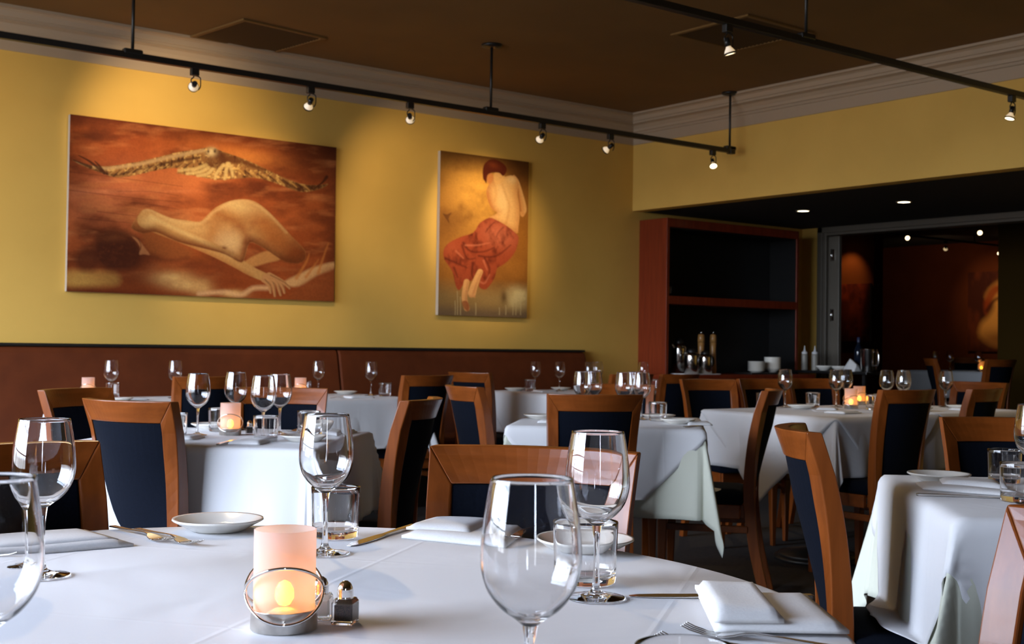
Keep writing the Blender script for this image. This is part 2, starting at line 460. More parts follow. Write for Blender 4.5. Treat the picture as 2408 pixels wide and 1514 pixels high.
# ------------------------------------------------------------------ painted canvases
def lin(c):
    c = np.asarray(c, float) / 255.0
    return np.where(c <= .04045, c / 12.92, ((c + .055) / 1.055) ** 2.4)
def value_noise(x, y, seed):
    r = np.random.RandomState(seed); T = r.rand(64, 64)
    xi = np.floor(x).astype(int); yi = np.floor(y).astype(int); fx = x - xi; fy = y - yi
    fx = fx * fx * (3 - 2 * fx); fy = fy * fy * (3 - 2 * fy)
    g = lambda a, b: T[a % 64, b % 64]
    return (g(xi, yi) * (1 - fx) + g(xi + 1, yi) * fx) * (1 - fy) + (g(xi, yi + 1) * (1 - fx) + g(xi + 1, yi + 1) * fx) * fy
def fbm(x, y, seed, o=4):
    s = 0; a = .5
    for i in range(o): s = s + a * value_noise(x, y, seed + i); x = x * 2.03 + 7; y = y * 2.03 + 3; a *= .5
    return s / (1 - .5 ** o)
def homography(src, dst):
    A = []
    for (x, y), (u, v) in zip(src, dst):
        A.append([x, y, 1, 0, 0, 0, -u * x, -u * y, -u]); A.append([0, 0, 0, x, y, 1, -v * x, -v * y, -v])
    return np.linalg.svd(np.array(A, float))[2][-1].reshape(3, 3)
class Paint:
    def __init__(s, w_, h_, corners):
        s.w, s.h = w_, h_
        t, u = np.meshgrid(np.linspace(0, 1, h_), np.linspace(0, 1, w_), indexing='ij')   # t from the top down
        H = homography([(0, 0), (1, 0), (1, 1), (0, 1)], corners)
        d = H[2, 0] * u + H[2, 1] * t + H[2, 2]
        s.x = (H[0, 0] * u + H[0, 1] * t + H[0, 2]) / d; s.y = (H[1, 0] * u + H[1, 1] * t + H[1, 2]) / d
        s.u, s.t = u, t
        s.c = np.zeros((h_, w_, 3))
    def finish(s, k): s.c = np.clip(s.c * np.array(k), 0, 1); return s
    def over(s, m, col):
        m = np.clip(m, 0, 1)[..., None]; s.c = s.c * (1 - m) + lin(col) * m
    def shade(s, m, k):
        m = np.clip(m, 0, 1)[..., None]; s.c = s.c * (1 - m + m * k)
    def blob(s, cx, cy, rx, ry, ang=0, p=1.0):
        a = math.radians(ang); dx, dy = s.x - cx, s.y - cy
        X = (dx * math.cos(a) + dy * math.sin(a)) / rx; Y = (-dx * math.sin(a) + dy * math.cos(a)) / ry
        return np.exp(-(X * X + Y * Y) ** p)
    def sdf(s, P):
        P = np.array(P, float); d = np.full(s.x.shape, 1e18); ins = np.zeros(s.x.shape, bool)
        for a, b in zip(P, np.roll(P, -1, 0)):
            ex, ey = b - a; wx, wy = s.x - a[0], s.y - a[1]
            k = np.clip((wx * ex + wy * ey) / (ex * ex + ey * ey + 1e-9), 0, 1)
            d = np.minimum(d, (wx - k * ex) ** 2 + (wy - k * ey) ** 2)
            c = ((a[1] <= s.y) & (b[1] > s.y)) | ((b[1] <= s.y) & (a[1] > s.y))
            xi = a[0] + (s.y - a[1]) / (ey if abs(ey) > 1e-9 else 1e-9) * ex
            ins ^= c & (s.x < xi)
        return np.where(ins, -1, 1) * np.sqrt(d)
    def poly(s, P, soft=6, smooth=True):
        if smooth: P = catmull(P, 3, True)
        return np.clip(.5 - s.sdf(P) / soft, 0, 1)
    def stroke(s, P, w0, w1=None, soft=4):
        P = catmull(P, 4); w1 = w0 if w1 is None else w1; best = np.full(s.x.shape, 1e9); n = len(P) - 1
        for i in range(n):
            a, b = np.array(P[i]), np.array(P[i + 1]); ex, ey = b - a
            wx, wy = s.x - a[0], s.y - a[1]; k = np.clip((wx * ex + wy * ey) / (ex * ex + ey * ey + 1e-9), 0, 1)
            wd = w0 + (w1 - w0) * (i + k) / n
            best = np.minimum(best, np.hypot(wx - k * ex, wy - k * ey) - wd)
        return np.clip(.5 - best / soft, 0, 1)
def painting(name, label, x0, x1, y, z0, z1, P, group=None, facing='y'):
    """stretched canvas with its picture on a face of its own"""
    t = thing(name, label, 'painting', (0, 0, 0), 0, group)
    th = .035
    if facing == 'y': MB().box(x0, x1, y - th, y - .002, z0, z1).build('canvas', canvas_edge, t, bevel=.002)
    else: MB().box(y - th, y - .002, x1, x0, z0, z1).build('canvas', canvas_edge, t, bevel=.002)
    h_, w_ = P.h, P.w
    if facing == 'y':
        X = x0 + P.u * (x1 - x0); Y = np.full(X.shape, y - th - .0012)
    else:
        Y = x0 + P.u * (x1 - x0); X = np.full(Y.shape, y - th - .0012)
    Z = z1 - P.t * (z1 - z0)
    V = np.stack([X, Y, Z], -1).reshape(-1, 3)
    i = np.arange((h_ - 1) * (w_ - 1)); r, c = i // (w_ - 1), i % (w_ - 1); a = r * w_ + c
    F = np.stack([a, a + w_, a + w_ + 1, a + 1], -1)
    me = bpy.data.meshes.new('painted_face'); me.vertices.add(len(V)); me.vertices.foreach_set('co', V.ravel())
    me.loops.add(F.size); me.loops.foreach_set('vertex_index', F.ravel())
    me.polygons.add(len(F)); me.polygons.foreach_set('loop_start', np.arange(0, F.size, 4)); me.polygons.foreach_set('loop_total', np.full(len(F), 4))
    me.update(); me.validate()
    ca = me.color_attributes.new('paint', 'FLOAT_COLOR', 'POINT')
    ca.data.foreach_set('color', np.concatenate([np.clip(P.c, 0, 1).reshape(-1, 3), np.ones((len(V), 1))], 1).astype(np.float32).ravel())
    if 'oil_paint' not in MATS:
        m = mat('oil_paint', rough=.75, Specular_IOR_Level=.2)
        N, L, B = nodes(m); at = N.new('ShaderNodeAttribute'); at.attribute_name = 'paint'; L.new(at.outputs['Color'], B.inputs['Base Color'])
    me.materials.append(MATS['oil_paint'])
    o = bpy.data.objects.new('painted_face', me); COL.objects.link(o); o.parent = t
    return t

def paint_bird():
    P = Paint(520, 306, [(95, 73), (2058, 303), (2058, 1440), (75, 1388)])
    x, y = P.x, P.y
    n1 = fbm(x / 260, y / 200, 3); n2 = fbm(x / 90, y / 60, 11); n3 = fbm(x / 400, y / 40, 21)
    P.over(np.ones_like(x), (158, 70, 26))
    P.over((n1 - .35) * 2.2, (190, 92, 40)); P.over((n2 - .55) * 2.0, (120, 46, 14))
    P.over(P.blob(430, 700, 420, 230) * .85, (196, 104, 62)); P.over(P.blob(950, 560, 330, 150) * .6, (206, 112, 58))
    P.over(P.blob(1420, 380, 300, 70, 10) * .6, (214, 128, 52)); P.over(P.blob(1090, 250, 200, 60, 8) * .6, (206, 108, 46))
    P.over(P.blob(480, 170, 200, 34, 6) * .5, (200, 100, 40))
    P.over(np.clip(1 - P.t / .09, 0, 1) * .8, (84, 26, 8)); P.over(P.blob(1850, 380, 260, 150) * .75, (86, 34, 12))
    P.over(np.clip((P.u - .93) / .07, 0, 1) * .8, (78, 30, 12)); P.over(P.blob(600, 200, 130, 30, 8) * .7, (100, 38, 14))
    P.over(P.blob(1180, 740, 320, 120, -8) * .75, (140, 62, 22)); P.over(P.blob(1900, 800, 240, 260) * .4, (128, 60, 24))
    P.over((n3 - .5) * P.blob(500, 640, 500, 150) * 2.2, (228, 132, 84))
    # ground
    P.over((fbm(x / 300, y / 120, 88) - .46) * 2.6, (104, 42, 14)); P.over((fbm(x / 240, y / 60, 99) - .56) * 2.0, (206, 120, 64)); P.over(np.clip((y - 1130) / 200, 0, 1) * .7, (140, 58, 16)); P.over(P.blob(1350, 1180, 420, 130) * .6, (128, 54, 18))
    P.over(P.poly([(70, 1240), (250, 1235), (440, 1250), (460, 1330), (250, 1350), (70, 1350)], 60) * (.55 + .5 * n2), (206, 146, 66))
    P.over(P.blob(300, 1400, 520, 40, 2) * .8, (92, 32, 10)); P.over(P.blob(560, 1290, 200, 70) * .5, (100, 40, 12))
    for cx, cy, rx, ry in ((850, 1280, 130, 50), (1070, 1345, 80, 50), (950, 1330, 110, 40), (1320, 1390, 90, 25)): P.over(P.blob(cx, cy, rx, ry) * (.45 + n2), (224, 166, 96))
    P.over(P.stroke([(1060, 1395), (1250, 1380), (1370, 1400), (1460, 1350), (1570, 1345)], 14, 16, 26) * .85, (228, 168, 112))
    P.over(P.poly([(1700, 1290), (1800, 1240), (1900, 1190), (2050, 1150), (2050, 1200), (1930, 1250), (1800, 1330), (1700, 1320)], 22) * .9, (218, 160, 100))
    P.over(P.poly([(1760, 1360), (1900, 1260), (2060, 1180), (2060, 1440), (1740, 1435)], 50) * .55, (150, 74, 32))
    for q in ([(1780, 1270), (1850, 1150), (1870, 1090)], [(1850, 1260), (1900, 1190), (1940, 1130)], [(1940, 1230), (1970, 1130), (2010, 1010)]): P.over(P.stroke(q, 12, 3, 12) * .7, (196, 112, 48))
    # scratches
    for q in ([(90, 635), (400, 670), (640, 695), (920, 715)], [(95, 500), (330, 525), (700, 570), (930, 600)], [(300, 790), (520, 815), (800, 830)], [(150, 840), (400, 862), (640, 880)], [(560, 720), (760, 745), (900, 770)], [(450, 640), (700, 640), (900, 668)]):
        P.over(P.stroke(q, 2.5, 1.5, 7) * .6, (84, 34, 16))
    # bird
    wing = [(112, 412), (230, 448), (330, 456), (450, 446), (600, 420), (750, 384), (900, 346), (1060, 322), (1140, 306), (1210, 336), (1350, 382), (1500, 446), (1650, 516), (1800, 572), (1920, 582), (2000, 572),
            (1950, 606), (1850, 630), (1760, 622), (1650, 580), (1540, 545), (1430, 530), (1320, 540), (1220, 548), (1120, 540), (1020, 520), (885, 502), (930, 470), (830, 466), (700, 490), (600, 514), (500, 534), (420, 534), (320, 502), (220, 466)]
    m = P.poly(wing, 8); P.over(m, (150, 98, 48))
    st = fbm(x / 16, y / 40, 31); P.over(m * np.clip((st - .5) * 4, 0, 1), (70, 32, 10)); P.over(m * np.clip((fbm(x / 22, y / 22, 41) - .54) * 5, 0, 1), (214, 160, 88))
    P.over(m * P.stroke([(150, 425), (330, 470), (450, 462), (620, 436), (800, 392), (1080, 332)], 10, 14, 16) * .8, (196, 150, 98))
    P.over(m * P.stroke([(300, 495), (420, 520), (600, 480), (800, 430), (1050, 385)], 8, 10, 14) * .75, (66, 30, 10))
    P.over(m * P.poly([(1150, 330), (1350, 385), (1560, 475), (1480, 470), (1350, 430), (1200, 420)], 26) * .85, (92, 42, 12))
    P.over(m * P.poly([(1640, 545), (1800, 578), (2000, 575), (1850, 625), (1720, 600)], 20) * .8, (78, 36, 12))
    for k in range(16):
        u = k / 15; bx, by = 380 + 560 * u, 528 - 62 * u + 8 * math.sin(k * 2.1)
        P.over(m * P.stroke([(bx, by), (bx + 26, by - 26), (bx + 60, by - 48)], 7, 2, 8) * .75, (60, 28, 10) if k % 2 else (176, 124, 66))
    for k in range(12):
        u = k / 11; bx, by = 1340 + 520 * u, 470 + 118 * u
        P.over(m * P.stroke([(bx, by), (bx + 30, by + 22), (bx + 54, by + 44)], 7, 3, 8) * .75, (64, 28, 8) if k % 2 else (190, 134, 66))
    P.over(m * P.stroke([(1180, 345), (1230, 400), (1180, 450), (1120, 440)], 22, 22, 30) * .7, (84, 38, 12))
    for q in ([(120, 412), (250, 462)], [(160, 378), (240, 420), (330, 490)], [(278, 418), (310, 450), (350, 505)], [(1900, 605), (1960, 560), (1990, 520)]): P.over(P.stroke(q, 3, 12, 6) * .9, (70, 30, 10))
    for q in ([(900, 480), (1020, 470), (1100, 440)], [(960, 505), (1060, 490), (1120, 460)], [(1040, 520), (1110, 505), (1150, 470)], [(1170, 540), (1180, 500), (1230, 440)], [(1240, 540), (1250, 490), (1260, 430)], [(1300, 520), (1290, 470), (1270, 430)]):
        P.over(P.stroke(q, 10, 14, 12) * .8, (212, 168, 100))
    P.over(P.blob(1140, 345, 34, 30) * 1.2, (220, 180, 124)); P.over(P.blob(1118, 340, 8, 12), (50, 22, 8)); P.over(P.blob(1165, 338, 10, 14), (50, 22, 8)); P.over(P.blob(1140, 410, 60, 40) * .6, (90, 44, 16))
    # reclining figure
    P.over(P.poly([(290, 990), (340, 945), (420, 925), (500, 935), (570, 970), (620, 1040), (640, 1120), (600, 1200), (500, 1230), (380, 1225), (310, 1180), (280, 1090)], 60), (82, 33, 12))
    P.over(P.poly([(140, 1120), (200, 1060), (290, 1060), (330, 1140), (300, 1220), (200, 1235), (145, 1190)], 60) * .85, (84, 32, 10)); P.over(P.blob(640, 1170, 140, 60) * .7, (92, 36, 12))
    P.over(P.blob(420, 1060, 190, 150) * np.clip((fbm(x / 26 + y / 60, y / 20 - x / 90, 133) - .5) * 3, 0, .5), (112, 50, 20))
    P.over(P.blob(420, 985, 90, 30, -4) * .6, (132, 66, 30))
    body = [(556, 910), (590, 840), (635, 778), (690, 770), (770, 805), (860, 838), (960, 850), (1060, 860), (1110, 815), (1180, 752), (1280, 706), (1380, 690), (1460, 705), (1540, 757), (1640, 852), (1740, 962), (1840, 1070),
            (1820, 1150), (1700, 1150), (1580, 1078), (1500, 1030), (1430, 1010), (1400, 1100), (1370, 1160), (1250, 1100), (1100, 1060), (900, 1010), (740, 940), (640, 950)]
    m = P.poly(body, 9); P.over(m, (186, 124, 66)); P.over(m * (fbm(x / 70, y / 50, 77) - .45) * 1.6, (150, 84, 40))
    P.over(m * P.blob(1370, 745, 200, 55, 14) * .85, (222, 176, 110)); P.over(m * P.blob(900, 880, 260, 60, 10) * .6, (222, 172, 104)); P.over(m * P.blob(1290, 1010, 130, 90) * .7, (224, 178, 120))
    P.over(m * P.stroke([(1190, 800), (1330, 860), (1400, 960), (1390, 1090)], 18, 26, 70) * .75, (150, 78, 28)); P.over(m * P.blob(1150, 940, 40, 80, 25) * .6, (168, 100, 44))
    P.over(m * P.blob(1650, 1000, 170, 100, 45) * .8, (160, 84, 34)); P.over(m * P.blob(1780, 1100, 130, 110) * 1.1, (128, 58, 20)); P.over(m * P.blob(600, 870, 55, 80) * .75, (156, 80, 30))
    P.over(m * P.stroke([(700, 930), (900, 1030), (1100, 1090)], 14, 14, 50) * .7, (140, 66, 20)); P.over(P.blob(1238, 1056, 24, 14, -20) * .9, (96, 42, 14))
    P.over(P.stroke([(1430, 1020), (1520, 1070), (1650, 1130), (1780, 1160)], 6, 10, 26) * .7, (120, 54, 18))
    P.over(P.poly([(1400, 1150), (1500, 1090), (1600, 1070), (1660, 1130), (1560, 1160), (1460, 1190), (1400, 1190)], 16) * .85, (198, 132, 70))
    P.over(P.stroke([(800, 1000), (1000, 1100), (1130, 1140)], 60, 10, 70) * .5, (150, 70, 20))
    P.over(P.poly([(640, 950), (740, 925), (900, 1010), (1010, 1080), (970, 1125), (830, 1135), (700, 1095), (650, 1030)], 46) * .85, (146, 74, 30))
    P.over(P.stroke([(720, 1120), (830, 1150), (970, 1130)], 10, 10, 40) * .6, (92, 38, 12))
    P.over(m * P.blob(1560, 890, 190, 70, 46) * .6, (178, 98, 40)); P.over(m * P.stroke([(1400, 1010), (1500, 1060), (1640, 1120), (1790, 1150)], 10, 14, 50) * .7, (110, 50, 18))
    P.over(m * P.stroke([(640, 840), (620, 900), (660, 950)], 16, 16, 60) * .7, (140, 72, 28))
    for q in ([(560, 800), (660, 825), (760, 838)], [(590, 835), (690, 855), (780, 862)], [(620, 868), (700, 880), (770, 884)]): P.over(P.stroke(q, 2.5, 1.5, 8) * .5, (110, 56, 26))
    a = P.stroke([(660, 850), (780, 905), (950, 975), (1150, 1062), (1320, 1150), (1450, 1225), (1560, 1272)], 62, 30, 9); P.over(a, (196, 138, 76))
    P.over(a * P.stroke([(700, 925), (900, 1012), (1150, 1110), (1450, 1260)], 18, 8, 40) * .7, (164, 88, 34)); P.over(a * P.stroke([(700, 830), (950, 945), (1300, 1110)], 12, 8, 40) * .6, (232, 190, 122))
    low = np.clip(m - P.poly([(px - 14, py - 42) for px, py in body], 60), 0, 1); P.over(low * .95, (112, 52, 18))
    P.over(m * P.stroke([(640, 785), (700, 780), (850, 850), (1060, 872), (1180, 775), (1370, 702), (1530, 765), (1700, 930)], 6, 6, 26) * .55, (226, 176, 112))
    P.over(P.blob(690, 860, 60, 40) * .5 * m, (228, 180, 112))
    for i, q in enumerate(([(1550, 1262), (1600, 1300), (1615, 1355), (1622, 1405)], [(1565, 1258), (1630, 1295), (1650, 1350), (1664, 1398)], [(1575, 1252), (1650, 1290), (1680, 1340), (1692, 1380)], [(1540, 1285), (1580, 1325), (1590, 1380)], [(1580, 1250), (1680, 1300), (1730, 1345)])):
        P.over(P.stroke(q, 20, 8, 7), (196, 132, 78)); P.over(P.stroke([(p[0] + 8, p[1]) for p in q], 4, 2, 8) * .7, (96, 46, 20))
    P.over(P.poly([(560, 975), (610, 1000), (650, 1050), (692, 1108), (650, 1105), (615, 1108), (620, 1060), (600, 1020)], 10) * .8, (190, 116, 66)); P.over(P.stroke([(600, 985), (625, 1030), (622, 1075)], 3, 3, 6) * .8, (90, 36, 12))
    P.c *= (.84 + .32 * fbm(x / 9, y / 9, 51))[..., None]
    return P.finish((.86, .95, 1.02))
def paint_seated():
    P = Paint(250, 370, [(118, 57), (857, 157), (833, 1467), (80, 1440)])
    x, y = P.x, P.y; n1 = fbm(x / 150, y / 150, 5); n2 = fbm(x / 50, y / 50, 15)
    P.over(np.ones_like(x), (158, 98, 34)); P.over(P.blob(330, 330, 300, 420) * .8, (196, 138, 56)); P.over(P.blob(450, 430, 160, 220) * .95, (240, 172, 70)); P.over((n1 - .42) * 1.8, (120, 70, 20))
    P.over(np.clip(1 - P.t / .12, 0, 1) * .75, (70, 34, 10)); P.over(P.blob(190, 650, 130, 130) * .6, (112, 66, 20)); P.over(P.blob(770, 260, 130, 170) * .75, (92, 50, 14)); P.over(P.blob(800, 800, 120, 300) * .5, (170, 104, 30))
    P.over(np.clip((P.t - .76) / .12, 0, 1) * .8, (150, 120, 70)); P.over(np.clip((P.t - .92) / .06, 0, 1) * .75, (112, 88, 66)); P.over(P.blob(750, 1300, 110, 90, 0, 1.5) * (.4 + n2), (214, 188, 128)); P.over(P.blob(560, 1320, 160, 80) * .4, (176, 140, 80))
    P.over(P.blob(640, 1290, 30, 60) * .8, (84, 52, 20))
    for cx, ln in ((245, 200), (225, 120), (270, 150), (715, 120), (740, 160), (780, 210), (600, 60), (655, 80), (400, 100)): P.over(P.stroke([(cx, 1440 - ln), (cx + 2, 1440 - ln / 2), (cx, 1440)], 3, 4, 6) * .6, (208, 182, 126))
    P.over(P.poly([(130, 585), (165, 590), (205, 575), (180, 620), (185, 665), (165, 640)], 8) * .8, (92, 48, 12))
    back = [(500, 390), (530, 330), (580, 262), (640, 280), (700, 268), (745, 280), (768, 330), (760, 420), (772, 500), (776, 600), (765, 700), (750, 752), (640, 690), (515, 625), (560, 600), (590, 575), (545, 545), (510, 470)]
    m = P.poly(back, 6)
    arm = P.poly([(725, 264), (765, 300), (800, 400), (830, 510), (834, 565), (808, 612), (782, 596), (776, 500), (752, 360)], 6); P.over(arm, (214, 146, 78)); P.over(arm * P.stroke([(770, 310), (818, 500), (826, 570)], 8, 8, 26) * .6, (240, 186, 112)); P.over(arm * P.stroke([(758, 380), (782, 560)], 8, 8, 18) * .8, (150, 76, 26))
    P.over(m, (226, 166, 94)); P.over(np.clip(m - P.poly([(px + 30, py - 10) for px, py in back], 60), 0, 1) * .7, (176, 96, 40)); P.over(np.clip(m - P.poly([(px - 26, py - 6) for px, py in back], 50), 0, 1) * .5, (196, 118, 56)); P.over(m * P.blob(640, 470, 60, 150, -8) * .6, (248, 204, 134)); P.over(m * P.stroke([(632, 340), (665, 440), (690, 520), (670, 640), (650, 680)], 4, 8, 26) * .55, (190, 120, 52))
    P.over(m * P.stroke([(505, 420), (530, 520), (565, 575)], 14, 10, 30) * .6, (190, 110, 48)); P.over(m * P.stroke([(560, 330), (580, 400), (570, 480)], 5, 5, 24) * .45, (200, 130, 60)); P.over(m * P.blob(715, 300, 40, 34) * .6, (248, 206, 140))
    P.over(P.poly([(495, 255), (535, 245), (560, 270), (552, 310), (525, 338), (505, 310)], 8), (206, 128, 66))
    P.over(P.poly([(560, 260), (600, 235), (650, 270), (640, 320), (580, 340)], 12) * .9, (230, 170, 96))
    P.over(P.poly([(472, 290), (470, 220), (490, 165), (545, 132), (610, 148), (662, 190), (668, 235), (640, 272), (608, 246), (545, 245), (508, 268), (500, 330), (484, 310)], 8), (92, 30, 10)); P.over(P.blob(560, 180, 50, 26, 20) * .6, (150, 66, 26))
    skirt = [(520, 622), (580, 640), (660, 685), (748, 755), (766, 800), (745, 890), (700, 960), (630, 1020), (585, 1045), (560, 1130), (490, 1222), (430, 1200), (440, 1130), (360, 1150), (300, 1180), (262, 1230), (232, 1190), (205, 1070), (140, 970), (135, 890), (180, 830), (280, 780), (385, 745), (440, 665)]
    m = P.poly(skirt, 8); P.over(m, (158, 66, 34)); P.over(m * P.blob(600, 760, 150, 100, 20) * .8, (204, 108, 72)); P.over(m * P.blob(200, 880, 60, 60) * .6, (180, 84, 46)); P.over(m * (fbm(x / 40, y / 70, 61) - .45) * 2.2, (96, 30, 10))
    for q, wd in (([(300, 830), (360, 900), (470, 905), (560, 870)], 9), ([(290, 850), (330, 960), (400, 960)], 8), ([(430, 940), (520, 950), (600, 930), (700, 850)], 8), ([(480, 960), (520, 1050), (500, 1150)], 8), ([(150, 960), (240, 1000), (330, 1040)], 8), ([(560, 660), (520, 700), (490, 740)], 4), ([(640, 700), (600, 740), (580, 780)], 4), ([(380, 1000), (370, 1080), (380, 1130)], 12), ([(220, 1040), (250, 1120)], 8)):
        P.over(m * P.stroke(q, wd, 3, 16) * .8, (84, 22, 8))
    for q in ([(320, 850), (420, 850), (520, 830)], [(470, 980), (500, 1060)], [(240, 900), (300, 960)], [(440, 1160), (480, 1170), (520, 1100)]): P.over(m * P.stroke(q, 7, 3, 14) * .6, (222, 124, 84))
    for q, a_, b_ in (([(440, 1075), (410, 1140), (385, 1205), (370, 1255)], 24, 34), ([(325, 1160), (312, 1230), (306, 1310), (325, 1385)], 24, 24)):
        P.over(P.stroke(q, a_, b_, 8), (222, 160, 96)); P.over(P.stroke([(p[0] + 14, p[1]) for p in q], 5, 8, 20) * .6, (170, 96, 50))
    P.over(P.poly([(285, 1330), (320, 1320), (345, 1360), (335, 1412), (300, 1380)], 8) * .8, (150, 76, 38))
    for i in range(4): P.over(P.blob(350 + i * 14, 1278 + (i % 2) * 6, 8, 11), (206, 140, 84))
    P.c *= (.86 + .28 * fbm(x / 7, y / 7, 71))[..., None]
    return P.finish((.92, .96, 1.02))
painting('painting', 'wide painting of a large bird over a reclining nude on the yellow wall', 2.378, 4.165, LY, 1.352, 2.395, paint_bird(), 'paintings on the yellow wall')
painting('painting', 'tall narrow painting of a seated figure seen from behind on the yellow wall', 5.018, 5.832, LY, 1.284, 2.468, paint_seated(), 'paintings on the yellow wall')
def paint_dark(seed):
    P = Paint(60, 90, [(0, 0), (100, 0), (100, 140), (0, 140)]); x, y = P.x, P.y
    P.over(np.ones_like(x), (96, 26, 6)); P.over((fbm(x / 24, y / 30, seed) - .4) * 2, (178, 66, 14)); P.over((fbm(x / 12, y / 16, seed + 9) - .55) * 2.5, (52, 14, 4)); P.over(np.clip((P.u - .8) * 4, 0, 1) * .7, (60, 14, 4)); P.over(P.blob(45, 80, 30, 50) * .4, (190, 80, 20)); P.finish((.8, .7, .6))
    return P
def paint_swirl():
    P = Paint(60, 90, [(0, 0), (100, 0), (100, 140), (0, 140)]); x, y = P.x, P.y
    P.over(np.ones_like(x), (66, 22, 6)); P.over((fbm(x / 20, y / 40, 90) - .45) * 2, (120, 50, 14))
    P.over(P.poly([(38, 44), (52, 26), (80, 22), (92, 110), (60, 130), (26, 114), (28, 92), (44, 78), (54, 62), (48, 52)], 14), (222, 150, 66)); P.over(P.poly([(34, 56), (42, 36), (56, 25), (74, 26), (58, 42), (46, 62), (38, 76)], 8) * .9, (150, 56, 12)); P.over(P.stroke([(40, 68), (54, 52), (66, 46)], 3, 2, 6), (70, 22, 6)); P.over(P.blob(60, 118, 40, 16) * .7, (110, 52, 18))
    return P
painting('painting', 'small dark red abstract painting on the lit orange wall beyond the doorway', 9.80, 9.287, 12.8, 1.19, 1.905, paint_dark(80), 'paintings in the far room', facing='x')
painting('painting', 'painting of a pale swirling shape on the far wall, cut by the ochre screen wall', 9.643, 8.93, 15.5, 1.09, 2.18, paint_swirl(), 'paintings in the far room', facing='x')

# ------------------------------------------------------------------ banquette along the yellow wall
bq = thing('banquette', 'long terracotta vinyl banquette with black top rail along the yellow wall', 'bench', (0, LY, 0))
for a, b in ((-2.15, .6), (.605, 4.168), (4.176, 6.38)):
    pr = [(-.05, 1.03), (-.085, 1.022), (-.10, .99), (-.22, .44), (-.05, .44)]
    MB().sweep([[(a, y, z) for y, z in pr], [(b, y, z) for y, z in pr]]).build('back_cushion', leather, bq, bevel=.012)
    MB().box(a, b, -.56, -.16, .33, .455).build('seat_cushion', leather, bq, bevel=.03)
MB().box(-2.15, 6.38, -.088, 0, 1.028, 1.046).build('top_rail', black, bq, bevel=.004)
MB().box(-2.15, 6.36, -.56, 0, 0, .33).build('plinth', blackwood, bq)
MB().box(-2.15, 6.37, -.05, 0, .33, 1.028).build('back_board', blackwood, bq)

# ------------------------------------------------------------------ service cabinet and what stands on it
sc = thing('service_cabinet', 'tall red wood service cabinet with black interior beside the doorway', 'cabinet', (7.03, LY, 0))
W = 1.63
MB().box(0, .03, -.32, 0, .86, 2.115).build('side_panel', redwood, sc, bevel=.002)
MB().box(W - .03, W, -.32, 0, .86, 2.115).build('side_panel', redwood, sc, bevel=.002)
MB().box(.03, W - .03, -.32, 0, 2.045, 2.115).build('top_panel', redwood, sc, bevel=.002)
MB().box(.03, W - .03, -.32, -.02, 1.425, 1.49).build('shelf', redwood, sc, bevel=.002)
MB().box(.03, W - .03, -.02, 0, .86, 2.045).build('back_panel', blackwood, sc)
MB().box(.0305, .036, -.312, -.021, .862, 2.044).box(W - .036, W - .0305, -.312, -.021, .862, 2.044).box(.036, W - .036, -.30, -.021, 2.036, 2.044).build('lining', blackwood, sc)
MB().box(-.01, W + .01, -.50, 0, .825, .86).build('worktop', redwood, sc, bevel=.003)
MB().box(0, W, -.48, 0, .08, .825).build('base_carcass', redwood, sc)
MB().box(.03, W - .03, -.44, 0, 0, .08).build('toe_kick', blackwood, sc)
for i in range(4):
    x0 = .02 + i * .4
    d = MB().box(x0, x0 + .385, -.498, -.481, .66, .81).build('drawer', redwood, sc, bevel=.003)
    MB().lathe([(0, 0), (.012, 0), (.016, .018), (0, .02)], 12).build('knob', steel, d, loc=(x0 + .19, -.498, .735)).rotation_euler = (PI / 2, 0, 0)
    d = MB().box(x0, x0 + .385, -.498, -.481, .10, .65).build('door', redwood, sc, bevel=.003)
    MB().lathe([(0, 0), (.012, 0), (.016, .018), (0, .02)], 12).build('knob', steel, d, loc=(x0 + .33, -.498, .58)).rotation_euler = (PI / 2, 0, 0)
TOP = .861
o = MB().box(-.20, .20, -.09, .09, 0, .006).build('cloth', napkin_m, loc=(7.32, 7.0, TOP), bevel=.002); tag(o, 'white folded cloth under the coffee pots on the service cabinet', 'cloth')
def make_pot(h, label, x, y, r=.058, z=TOP + .007):
    t = thing('coffee_pot', label, 'coffee pot', (x, y, z), 0, 'steel pots on the service cabinet')
    MB().crisp([(0, 0), (r, 0), (r, h * .72), (r * .92, h * .78), (r * .6, h * .86), (0, h * .86)], 24).build('body', steel, t)
    MB().crisp([(r * .62, h * .86), (r * .6, h * .93), (r * .3, h), (0, h)], 20).build('lid', black, t)
    MB().tube(catmull([(r * .9, 0, h * .74), (r * 1.6, 0, h * .7), (r * 1.65, 0, h * .4), (r * .98, 0, h * .25)], 4), .008, 8).build('handle', black, t)
    MB().cyl((-r * .8, 0, h * .72), (-r * 1.35, 0, h * .84), .012, .008, 10).build('spout', steel, t)
make_pot(.29, 'tallest steel coffee pot at the back left of the service cabinet worktop', 7.30, 7.17, .062, TOP)
make_pot(.20, 'shiny steel coffee pot nearest the cabinet\'s left side', 7.262, 6.99)
make_pot(.185, 'squat steel coffee pot just left of the two pepper mills', 7.415, 6.985, .058)
def make_mill():
    t = thing('pepper_mill', None, 'pepper mill')
    MB().crisp([(0, 0), (.029, 0), (.030, .05), (.026, .12), (.025, .20), (.028, .262), (0, .262)], 20).build('body', mill_w, t)
    MB().crisp([(0, .264), (.029, .264), (.028, .30), (.024, .325), (0, .332)], 20).build('head', mill_w, t)
    MB().crisp([(0, .332), (.006, .333), (.009, .342), (.005, .350), (0, .351)], 12).build('knob', steel, t)
    return t
mill = Proto(make_mill())
mill.put((7.466, 7.08, TOP), 0, 'left of two tall wooden pepper mills on the service cabinet', 'pepper mills')
mill.put((7.608, 7.08, TOP), 0, 'right of two tall wooden pepper mills on the service cabinet', 'pepper mills')
